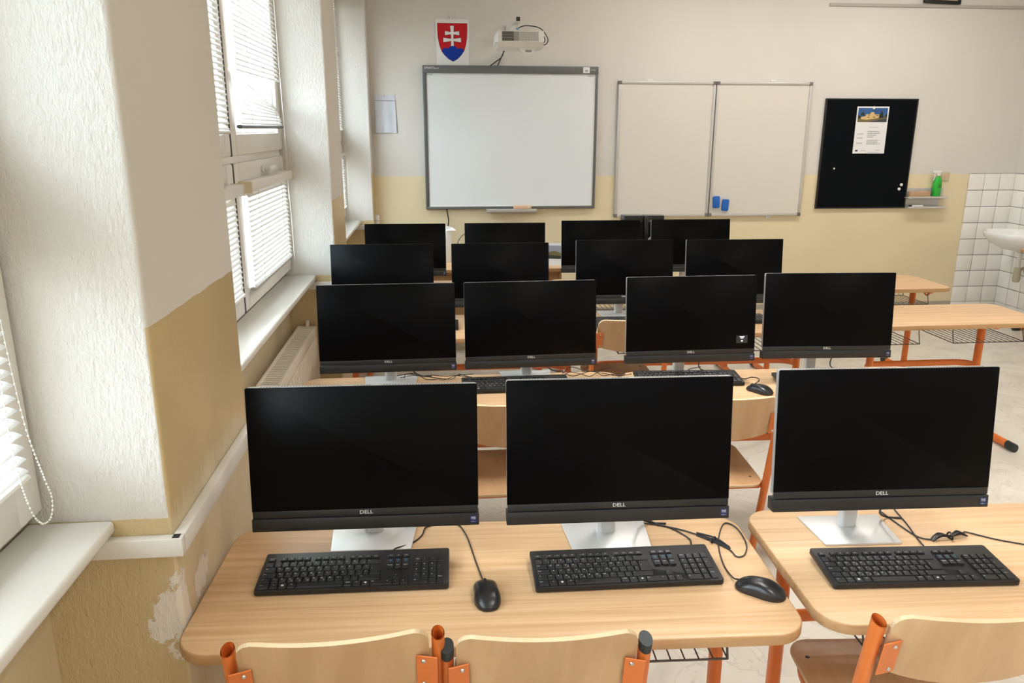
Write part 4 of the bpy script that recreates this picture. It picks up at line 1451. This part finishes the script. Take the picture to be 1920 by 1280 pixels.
# projector on its wall arm
def projector():
    t = tag(empty('projector', (.655, 6.42, 2.28)), 'white projector on a wall arm above the interactive board', 'projector')
    # body: front (-y) with vents, slanted lower face
    prof = [(-.10, .045), (-.10, .125), (.14, .125), (.14, .0), (.02, .0), (-.075, .012)]   # y, z
    m = MB()
    vs = [(-.175, y, z) for y, z in prof] + [(.175, y, z) for y, z in prof]
    n = len(prof)
    fs = [(i, (i + 1) % n, n + (i + 1) % n, n + i) for i in range(n)] + [tuple(reversed(range(n))), tuple(range(n, 2 * n))]
    m.add(vs, fs).build('body', 'projector_white', t, 30)
    m = MB()
    m.add([(-.175, -.10, .045), (-.175, .14, .02), (-.175, .14, .12), (-.175, -.10, .12), (-.198, -.06, .045), (-.198, .10, .03), (-.198, .10, .09), (-.198, -.06, .10)],
          [(0, 4, 7, 3), (4, 5, 6, 7), (0, 1, 5, 4), (3, 7, 6, 2), (1, 2, 6, 5)]).build('side_cover', 'projector_white', t, 0)
    for (xa, xb, nm, nxv, mt) in ((-.145, -.055, 'vent_panel', 0, 'vent_dark'), (-.055, -.012, 'vent_divider', 0, 'projector_grey'), (-.012, .135, 'vent_panel', 13, 'projector_grey')):
        p = MB().box(xa, xb, -.102, -.0995, .052, .118).build(nm, mt, t)
        if nm == 'vent_divider': continue
        m = MB()
        if nxv:
            for i in range(nxv + 1): m.box(xa + (xb - xa) * i / nxv - .0018, xa + (xb - xa) * i / nxv + .0018, -.1035, -.1015, .052, .118)
            nz = 7
        else: nz = 3
        for k in range(nz + 1):
            z = .052 + .066 * k / nz
            m.box(xa, xb, -.1035, -.1015, z - .0012, z + .0012)
        m.build('vent_grid', 'projector_white' if nxv else 'projector_grey', p)
    m = MB()
    prof = [(-.02, .0), (.01, -.045), (.045, -.06), (.085, -.055), (.12, -.02), (.14, .0)]
    vs = [(x, -.06, .02 + z) for x, z in prof] + [(x, .10, .02 + z * .7) for x, z in prof]
    n = len(prof)
    m.add(vs, [(i, i + 1, n + i + 1, n + i) for i in range(n - 1)] + [tuple(range(n)), tuple(reversed(range(n, 2 * n)))])
    m.build('lens_hood', 'projector_white', t, 30)
    MB().prism(rrect(.05, .018, .008, 4), 0, .002, None, Matrix(((1, 0, 0, .062), (0, 0, -1, -.0605), (0, 1, 0, -.018), (0, 0, 0, 1)))).build('lens_window', 'projector_grey', t)
    m = MB()
    m.bbox(-.045, -.005, -.12, .625, .185, .225, .004)
    m.build('wall_arm', 'projector_white', t)
    MB().box(-.040, -.010, -.1212, -.1195, .190, .220).build('arm_opening', 'seal_black', t)
    m = MB()
    m.add([(-.05, -.05, .122), (-.10, -.05, .122), (-.10, .06, .122), (-.05, .06, .122), (-.015, -.02, .20), (-.045, -.02, .20), (-.045, .04, .20), (-.015, .04, .20)],
          [(0, 1, 5, 4), (1, 2, 6, 5), (2, 3, 7, 6), (3, 0, 4, 7), (4, 5, 6, 7)])
    m.build('hanger', 'projector_white', t, 0)
    m = MB(); m.bbox(-.055, .005, .60, .628, .165, .245, .005); m.build('wall_plate', 'projector_white', t)
    m = MB(); m.lathe([(.008, 0), (.008, .010), (.004, .013)], 12, None, Matrix.Translation((-.02, -.05, .142)) @ Matrix.Rotation(PI / 2, 4, 'X')); m.build('adjuster_knob', 'print_blue', t)
    m = MB()
    o = (.655, 6.42, 2.28)
    m.tube(spline([(-.03, -.04, .145), (.04, -.06, .165), (.15, -.06, .148), (.21, -.05, .08), (.205, -.03, .04), (.17, 0, .03)], 7), .004, 7)
    m.tube(spline([(-.02, -.04, .13), (.08, -.03, .128), (.16, -.02, .12), (.195, -.02, .07), (.18, 0, .04)], 7), .0035, 7)
    m.build('power_cable', 'cable_black', t)
    m = MB()
    m.tube(spline([(-.07, .1, .01), (-.08, .4, .03), (-.075, .58, .05), (-.09, .605, -.005), (-.15, .61, -.05), (-.20, .61, -.085)], 7), .0045, 7)
    m.tube(spline([(-.06, .1, .01), (-.07, .4, .03), (-.068, .58, .045), (-.10, .605, -.02), (-.13, .61, -.085)], 7), .0045, 7)
    m.build('signal_cable', 'cable_black', t)
projector()

# plastic sleeve with a timetable, at the left end of the wall
t = tag(empty('document_sleeve', (-.439, YB - .001, 1.649)), 'clear plastic sleeve with a printed sheet pinned near the window corner', 'paper')
vs, fs = [], []
nx, nz = 10, 8
for j in range(nz + 1):
    for i in range(nx + 1):
        x = -.088 + .176 * i / nx
        z = .0 + .285 * j / nz
        vs.append((x + .006 * (1 - j / nz), -.006 - .004 * math.sin(i * 1.3) * (1 - .6 * j / nz) - .006 * (1 - j / nz), z))
for j in range(nz):
    for i in range(nx):
        a = j * (nx + 1) + i
        fs.append((a, a + 1, a + nx + 2, a + nx + 1))
MB().add(vs, fs).build('sheet', 'paper_sleeve', t, 60)
MB().box(-.088, .088, -.012, -.0105, .262, .268).build('printed_header', 'print_grey', t)
MB().box(-.088, .088, -.004, -.002, .284, .312).build('sleeve_top', 'paper_sleeve', t)
MB().lathe([(.004, 0), (.004, .004), (.0015, .008)], 10, None, Matrix.Translation((0, -.004, .305)) @ Matrix.Rotation(PI / 2, 4, 'X')).build('pin', 'chrome', t)

# folding white board with two leaves
def white_board():
    x0, x1, z0, z1 = 1.583, 3.334, .914, 2.086
    t = tag(empty('magnetic_whiteboard', ((x0 + x1) / 2, YB - .002, z0)), 'white enamel board of two panels in an aluminium frame', 'whiteboard')
    a, h = (x1 - x0) / 2, z1 - z0
    for s in (-1, 1):
        xa, xb = (-a, -.004) if s < 0 else (.004, a)
        p = MB().box(xa + .012, xb - .012, -.022, -.002, .012, h - .012).build('panel', 'whiteboard_enamel', t)
        fw = .022
        for (u0, u1, w0, w1) in ((xa, xb, 0, fw), (xa, xb, h - fw, h), (xa, xa + fw, fw, h - fw), (xb - fw, xb, fw, h - fw)):
            MB().bbox(u0, u1, -.032, 0, w0, w1, .004, 2).build('frame_profile', 'aluminium', p)
        for u in (xa, xb):
            for w in (0, h):
                MB().bbox(u - .003 if u == xa else u - .027, u + .027 if u == xa else u + .003, -.035, .0, w - .003 if w == 0 else w - .027, w + .027 if w == 0 else w + .003, .003).build('corner_cap', 'board_corner', p)
    for x in (-a * .68, a * .60):
        m = MB(); m.bbox(x - .03, x + .03, -.012, 0, h, h + .02, .003); m.build('wall_bracket', 'pvc_white', t)
    m = MB(); m.bbox(.55, .60, -.02, 0, -.02, 0, .003); m.build('wall_bracket', 'pvc_white', t)
white_board()
def blue_eraser(x, z, rz, lab):
    m = MB()
    pts = rrect(.062, .106, .012, 4)
    m.prism([(px * (1 - .12 * math.cos(py / .053 * PI / 2) ** 2 * 0), py) for px, py in pts], 0, .024, None, WALLM(0, 0, 0), None, .005)
    o = m.build('magnetic_eraser', 'magnet_blue', None, 35, (x, YB - .0245, z), (0, R(rz), 0))
    MB().prism(rrect(.046, .088, .01, 4), .024, .027, None, WALLM(0, 0, 0), None, .001).build('grip_pad', 'magnet_blue', o)
    tag(o, lab, 'eraser', 'blue magnetic erasers on the white board')
blue_eraser(2.526, 1.042, -3, 'blue magnetic eraser on the white board, upper and closer to the centre post')
blue_eraser(2.612, 1.014, 3, 'blue magnetic eraser on the white board, lower and farther from the centre post')

# black pin board
def pin_board():
    x0, x1, z0, z1 = 3.481, 4.353, .973, 1.953
    t = tag(empty('pin_board', ((x0 + x1) / 2, YB - .001, z0)), 'black felt pin board on the wall right of the white board', 'pinboard')
    a, h = (x1 - x0) / 2, z1 - z0
    MB().box(-a + .008, a - .008, -.018, 0, .008, h - .008).build('felt_panel', 'felt_black', t)
    for (u0, u1, w0, w1) in ((-a, a, 0, .012), (-a, a, h - .012, h), (-a, -a + .012, .012, h - .012), (a - .012, a, .012, h - .012)):
        MB().bbox(u0, u1, -.024, 0, w0, w1, .002).build('edge_strip', 'black_plastic', t)
pin_board()
YP = YB - .0195
def poster():
    t = tag(empty('poster', (3.932, YP, 1.472)), 'printed sheet with a photo of a yellow building, held on the black board', 'poster')
    w, h = .302, .412
    MB().box(-w / 2, w / 2, -.0015, 0, 0, h).build('sheet', 'paper_white', t)
    y = -.0019
    ph = MB()
    x0, x1, z0, z1 = -.139, .139, .276, .400
    q = lambda pts, mt, dy: ph.poly([(x0 + (x1 - x0) * a, y - dy, z0 + (z1 - z0) * b) for a, b in pts], mt)
    q([(0, 0), (1, 0), (1, 1), (0, 1)], 'photo_sky', 0)
    q([(0, 0), (1, 0), (1, .42), (.7, .34), (.35, .25), (0, .35)], 'photo_grass', .0002)
    q([(.35, 0), (1, 0), (1, .26), (.6, .12)], 'photo_road', .0003)
    q([(.10, .22), (.30, .16), (.72, .30), (.72, .55), (.56, .55), (.55, .70), (.43, .70), (.43, .58), (.27, .55), (.27, .42), (.12, .36)], 'photo_wall', .0004)
    q([(.0, .25), (.10, .25), (.10, .40), (.02, .52), (.0, .5)], 'photo_tree', .0005)
    q([(.09, .48), (.22, .45), (.22, .62), (.15, .72), (.10, .62)], 'photo_tree', .0005)
    q([(.72, .28), (.88, .30), (.86, .55), (.81, .82), (.76, .6)], 'photo_tree', .0005)
    q([(.92, .33), (1, .35), (1, .58), (.94, .56)], 'photo_tree', .0005)
    for (a, b) in ((.33, .32), (.52, .33), (.62, .45), (.34, .47)):
        q([(a, b), (a + .07, b), (a + .07, b + .05), (a, b + .05)], 'photo_tree', .0006)
    ph.build('photo_print', None, t, 0)
    m = MB()
    def bar(x, z, w_, h_): m.box(x, x + w_, -.0019, -.0014, z, z + h_)
    bar(-.02, .228, .09, .0035)
    for k, ww in enumerate((.115, .12, .09, .06)): bar(-.03, .19 - k * .016, ww, .0075)
    for k in range(7): bar(-.03, .118 - k * .0065, .105 + (.03 if k in (1, 4, 6) else 0), .003)
    for z in (.172, .138, .092): bar(-.125, z, .06, .0035); bar(-.125, z - .006, .052, .003)
    bar(.06, .028, .045, .004); bar(-.105 + .03, .022, .045, .004); bar(-.02, .008, .12, .004); bar(.09, .262, .03, .002)
    m.build('print_lines', 'print_grey', t, 0)
    MB().box(-.128, -.105, -.002, -.0014, .018, .032).build('flag_mark', 'sticker_navy', t)
poster()
def magnet(x, z, r, lab, y=YP):
    m = MB()
    m.lathe([(r, 0), (r, .004), (r * .9, .006), (r * .4, .0068)], 18, None, Matrix.Rotation(PI / 2, 4, 'X'))
    o = m.build('magnet', 'paper_white', None, 40, (x, y, z)); tag(o, lab, 'magnet', 'white round magnets on the black board')
magnet(4.292, 1.189, .014, 'white round magnet at the right edge of the black board, upper of a pair')
magnet(4.275, 1.150, .014, 'white round magnet at the right edge of the black board, lower of a pair')
magnet(3.622, 1.337, .008, 'tiny white magnet alone at the left of the black board')
magnet(3.936, 1.873, .013, 'white magnet holding the top of the printed sheet', YP - .0016)
magnet(3.915, 1.490, .013, 'white magnet holding the bottom of the printed sheet', YP - .0016)

# small double shelf with spray bottle
def marker_shelf():
    t = tag(empty('marker_shelf', (4.54, YB - .001, .978)), 'small two-tier aluminium shelf beside the black board', 'shelf')
    for k, (z, w) in enumerate(((.092, .20), (.0, .185))):
        MB().bbox(-w - (.0 if k else .0), w - (.03 if k else .015), -.004, 0, z, z + .085, .001).build('back_plate', 'aluminium', t)
        m = MB(); m.bbox(-w, w, -.075, -.0, z - .002, z + .006, .002); m.build('tray', 'aluminium', t)
        m = MB(); m.bbox(-w, w, -.08, -.073, z - .004, z + .014, .002); m.build('front_lip', 'aluminium', t)
marker_shelf()
m = MB(); m.bbox(-.098, .098, -.026, .026, 0, .052, .008, 3); o = m.build('sponge_eraser', 'sponge_tan', None, 35, (4.465, 7.008, 1.0765)); tag(o, 'brown sponge eraser on the upper tier of the small shelf', 'eraser')
m = MB(); m.tube([(-.065, 0, .009), (.045, 0, .009)], .009, 12); o = m.build('marker_pen', 'paper_white', None, 35, (4.47, 7.005, .9845)); tag(o, 'white marker lying on the lower tier of the small shelf', 'marker')
m = MB(); m.tube([(-.090, 0, .009), (-.065, 0, .009)], .0092, 12); m.build('cap', 'seal_black', o)
def bottle():
    t = tag(empty('spray_bottle', (4.628, 7.003, 1.0845)), 'green spray bottle with white trigger head on the small shelf', 'bottle')
    m = MB()
    m.lathe([(.036, 0), (.040, .006), (.040, .11), (.038, .135), (.026, .165), (.016, .178), (.014, .19)], 24)
    m.v = [(x, y * .8, z) for x, y, z in m.v]
    m.build('body', 'green_plastic', t)
    MB().lathe([(.017, .186), (.017, .205), (.012, .208)], 16).build('collar', 'pvc_white', t)
    m = MB(); m.bbox(-.055, .022, -.010, .010, .205, .235, .005, 2); m.bbox(-.068, -.052, -.008, .008, .214, .234, .003)
    m.build('spray_head', 'pvc_white', t)
    m = MB(); m.tube(spline([(-.03, 0, .212), (-.040, 0, .19), (-.035, 0, .165), (-.046, 0, .145)], 5), .005, 8); m.build('trigger', 'pvc_white', t)
    MB().text('8-', .045, WALLM(.008, -.0328, .09)).build('print', 'photo_tree', t)
bottle()
# socket, thermostat, framed box, sundry wall pieces
t = tag(empty('light_switch', (4.722, YB - .001, 1.262)), 'cream switch plate right of the spray bottle', 'switch')
MB().bbox(-.04, .04, -.012, 0, -.04, .04, .004).build('plate', 'socket_cream', t)
MB().bbox(-.012, .012, -.017, -.011, -.016, .016, .002).build('rocker', 'tan_plastic', t)
t = tag(empty('thermostat', (-.545, 6.99, .8795)), 'small white cylindrical sensor standing on the trunking in the corner', 'sensor')
MB().lathe([(.022, 0), (.025, .004), (.025, .066), (.022, .072), (.010, .073)], 20).build('housing', 'pvc_white', t)
MB().lathe([(.0252, .020), (.0255, .021), (.0255, .024), (.0252, .025)], 20, None, None, False).build('ring', 'pvc_shade', t)
t = tag(empty('framed_panel', (4.45, YB - .001, 2.752), 0), 'black framed panel at the top edge above the strip, mostly cut off', 'picture')
MB().box(-.15, .15, -.02, 0, .02, .30).build('face', 'tan_frame_face', t)
m = MB(); 
for (u0, u1, w0, w1) in ((-.17, .17, 0, .028), (-.17, .17, .292, .32), (-.17, -.142, .02, .30), (.142, .17, .02, .30)):
    m.bbox(u0, u1, -.035, 0, w0, w1, .008, 3)
m.build('frame', 'black_plastic', t)
t.rotation_euler = (0, R(2.2), 0)

# things on the teacher table
t = tag(empty('power_box', (.075, 6.20, .66)), 'white upright box on the teacher table, between two screens', 'box')
MB().bbox(-.024, .024, -.02, .02, 0, .25, .006).build('body', 'pvc_white', t)
m = MB(); m.add([(-.032, -.02, .25), (.06, -.03, .252), (.03, .03, .27), (-.02, .02, .285)], [(0, 1, 2, 3), (3, 2, 1, 0)]); m.build('lid_flap', 'paper_white', t, 0)
t = tag(empty('desk_calendar', (.90, 6.02, .66), R(-12)), 'white tent calendar with a landscape photo on the teacher table', 'calendar')
for s in (-1, 1):
    m = MB(); m.add([(-.085, s * .05, 0), (.085, s * .05, 0), (.085, s * .003, .165), (-.085, s * .003, .165), (-.085, s * .05 - s * .002, 0), (.085, s * .05 - s * .002, 0), (.085, s * .001, .165), (-.085, s * .001, .165)],
                    [(0, 1, 2, 3), (7, 6, 5, 4), (0, 4, 5, 1), (1, 5, 6, 2), (2, 6, 7, 3), (3, 7, 4, 0)]); m.build('leaf', 'paper_white', t, 0)
m = MB()
f = lambda u, v, d: (-.085 + .17 * u, -.05 + .047 * v - d, .165 * v)
m.poly([f(.1, .3, .001), f(.8, .3, .001), f(.8, .9, .001), f(.1, .9, .001)], 'photo_haze')
m.poly([f(.1, .3, .0014), f(.8, .3, .0014), f(.8, .55, .0014), f(.5, .66, .0014), (f(.1, .58, .0014))], 'photo_grass')
m.poly([f(.1, .3, .0018), f(.8, .3, .0018), f(.8, .42, .0018), f(.1, .48, .0018)], 'photo_tree')
m.build('photo_print', None, t, 0)
m = MB()
m.tube(spline([(.255, 6.3, .662), (.16, 6.32, .72), (.15, 6.33, .80), (.20, 6.33, .86), (.25, 6.33, .85)], 7), .003, 6)
tag(m.build('thin_wire', 'cable_black'), 'thin curved wire against the ochre wall left of the second last-row screen', 'cable')

# speakers between the two right-hand computers of the last row
def speaker(x, y, lab, s):
    t = tag(empty('speaker', (x, y, DH), R(s * -3)), lab, 'speaker', 'pair of glossy black speakers')
    MB().bbox(-.070, .070, -.042, .05, 0, .448, .006, 3).build('cabinet', 'speaker_gloss', t)
    MB().bbox(-.069, .069, -.041, .049, .4475, .4505, .001).build('top_plate', 'speaker_top', t)
    MB().bbox(-.058, .058, -.049, -.041, .03, .42, .003, 2).build('front_cover', 'speaker_gloss', t)
    m = MB(); M = Matrix.Translation((s * -.006, -.049, .275)) @ Matrix.Rotation(PI / 2, 4, 'X')
    m.lathe([(.034, 0), (.036, .003), (.030, .006), (.024, .003)], 28, None, M)
    m.build('driver_ring', 'aluminium', t)
    MB().lathe([(.024, 0), (.018, .003), (.004, .005)], 24, None, M).build('driver_cone', 'speaker_top', t)
speaker(1.332, 5.345, 'glossy black speaker, left one of the pair in the last row', -1)
speaker(1.480, 5.343, 'glossy black speaker, right one of the pair in the last row', 1)

# ------------------------------------------------------------------ wash basin
def basin():
    t = tag(empty('wash_basin', (XR - .014, 6.55, .80)), 'white ceramic wash basin on the tiled right wall', 'sink')
    m = MB()
    n = 40
    def ring(sx, sy, z, cx=-.25):
        out = []
        for k in range(n):
            a = 2 * PI * k / n
            e = 2.3
            c, s = math.cos(a), math.sin(a)
            q = (abs(c) ** e + abs(s) ** e) ** (-1 / e)
            x = cx + sx * q * c
            out.append((min(x, -.001), sy * q * s, z))
        return out
    R_ = [ring(.06, .09, -.17, -.2), ring(.13, .17, -.155, -.21), ring(.20, .24, -.11, -.23), ring(.245, .275, -.05), ring(.256, .285, -.008), ring(.25, .28, 0), ring(.235, .262, -.003), ring(.215, .245, -.03), ring(.18, .20, -.09, -.24), ring(.10, .12, -.125, -.23), ring(.02, .02, -.13, -.22)]
    vs, fs = [], []
    for r in R_: vs += r
    for i in range(len(R_) - 1):
        for k in range(n):
            j = (k + 1) % n
            fs.append((i * n + k, i * n + j, (i + 1) * n + j, (i + 1) * n + k))
    fs.append(tuple(reversed(range(n)))); fs.append(tuple((len(R_) - 1) * n + k for k in range(n)))
    m.add(vs, fs).build('basin', 'ceramic', t, 60)
    MB().lathe([(.03, 0), (.032, .004), (.032, .012), (.02, .014)], 20, None, Matrix.Translation((-.2, 0, -.186))).build('drain_nut', 'chrome', t)
    m = MB(); m.lathe([(.024, -.215), (.024, -.186)], 16, None, Matrix.Translation((-.2, 0, 0))); m.lathe([(.018, -.33), (.018, -.21)], 16, None, Matrix.Translation((-.2, 0, 0)))
    m.build('tailpipe', 'pipe_grey', t)
    m = MB(); m.lathe([(.012, -.455), (.028, -.45), (.033, -.42), (.033, -.36), (.03, -.325), (.02, -.32)], 20, None, Matrix.Translation((-.2, 0, 0)))
    m.tube(spline([(-.19, 0, -.345), (-.14, 0, -.33), (-.12, 0, -.36), (-.06, 0, -.365), (0, 0, -.365)], 6), .014, 10)
    m.build('bottle_trap', 'pipe_olive', t)
basin()
t = tag(empty('cloth', (XR - .06, 6.42, .38)), 'white cloth hanging below the wash basin', 'cloth')
vs, fs = [], []
for j in range(9):
    for i in range(9):
        u = i / 8 - .5; v = j / 8
        w = .06 + .10 * (1 - v)
        vs.append((-.03 + .02 * math.sin(i * 1.9 + j * .3) * (1 - .6 * v), u * w * 2, -.30 * (1 - v) + .02 * math.cos(i * 2.2) * (1 - v)))
for j in range(8):
    for i in range(8):
        a = j * 9 + i
        fs.append((a, a + 1, a + 10, a + 9))
n = len(vs)
vs2 = [(x + .003, y, z) for x, y, z in vs]
MB().add(vs + vs2, fs + [tuple(reversed([i + n for i in f])) for f in fs]).build('towel', 'cloth_white', t, 60)
MB().tube([(-.03, 0, 0), (.045, 0, .01)], .004, 8).build('peg', 'chrome', t)
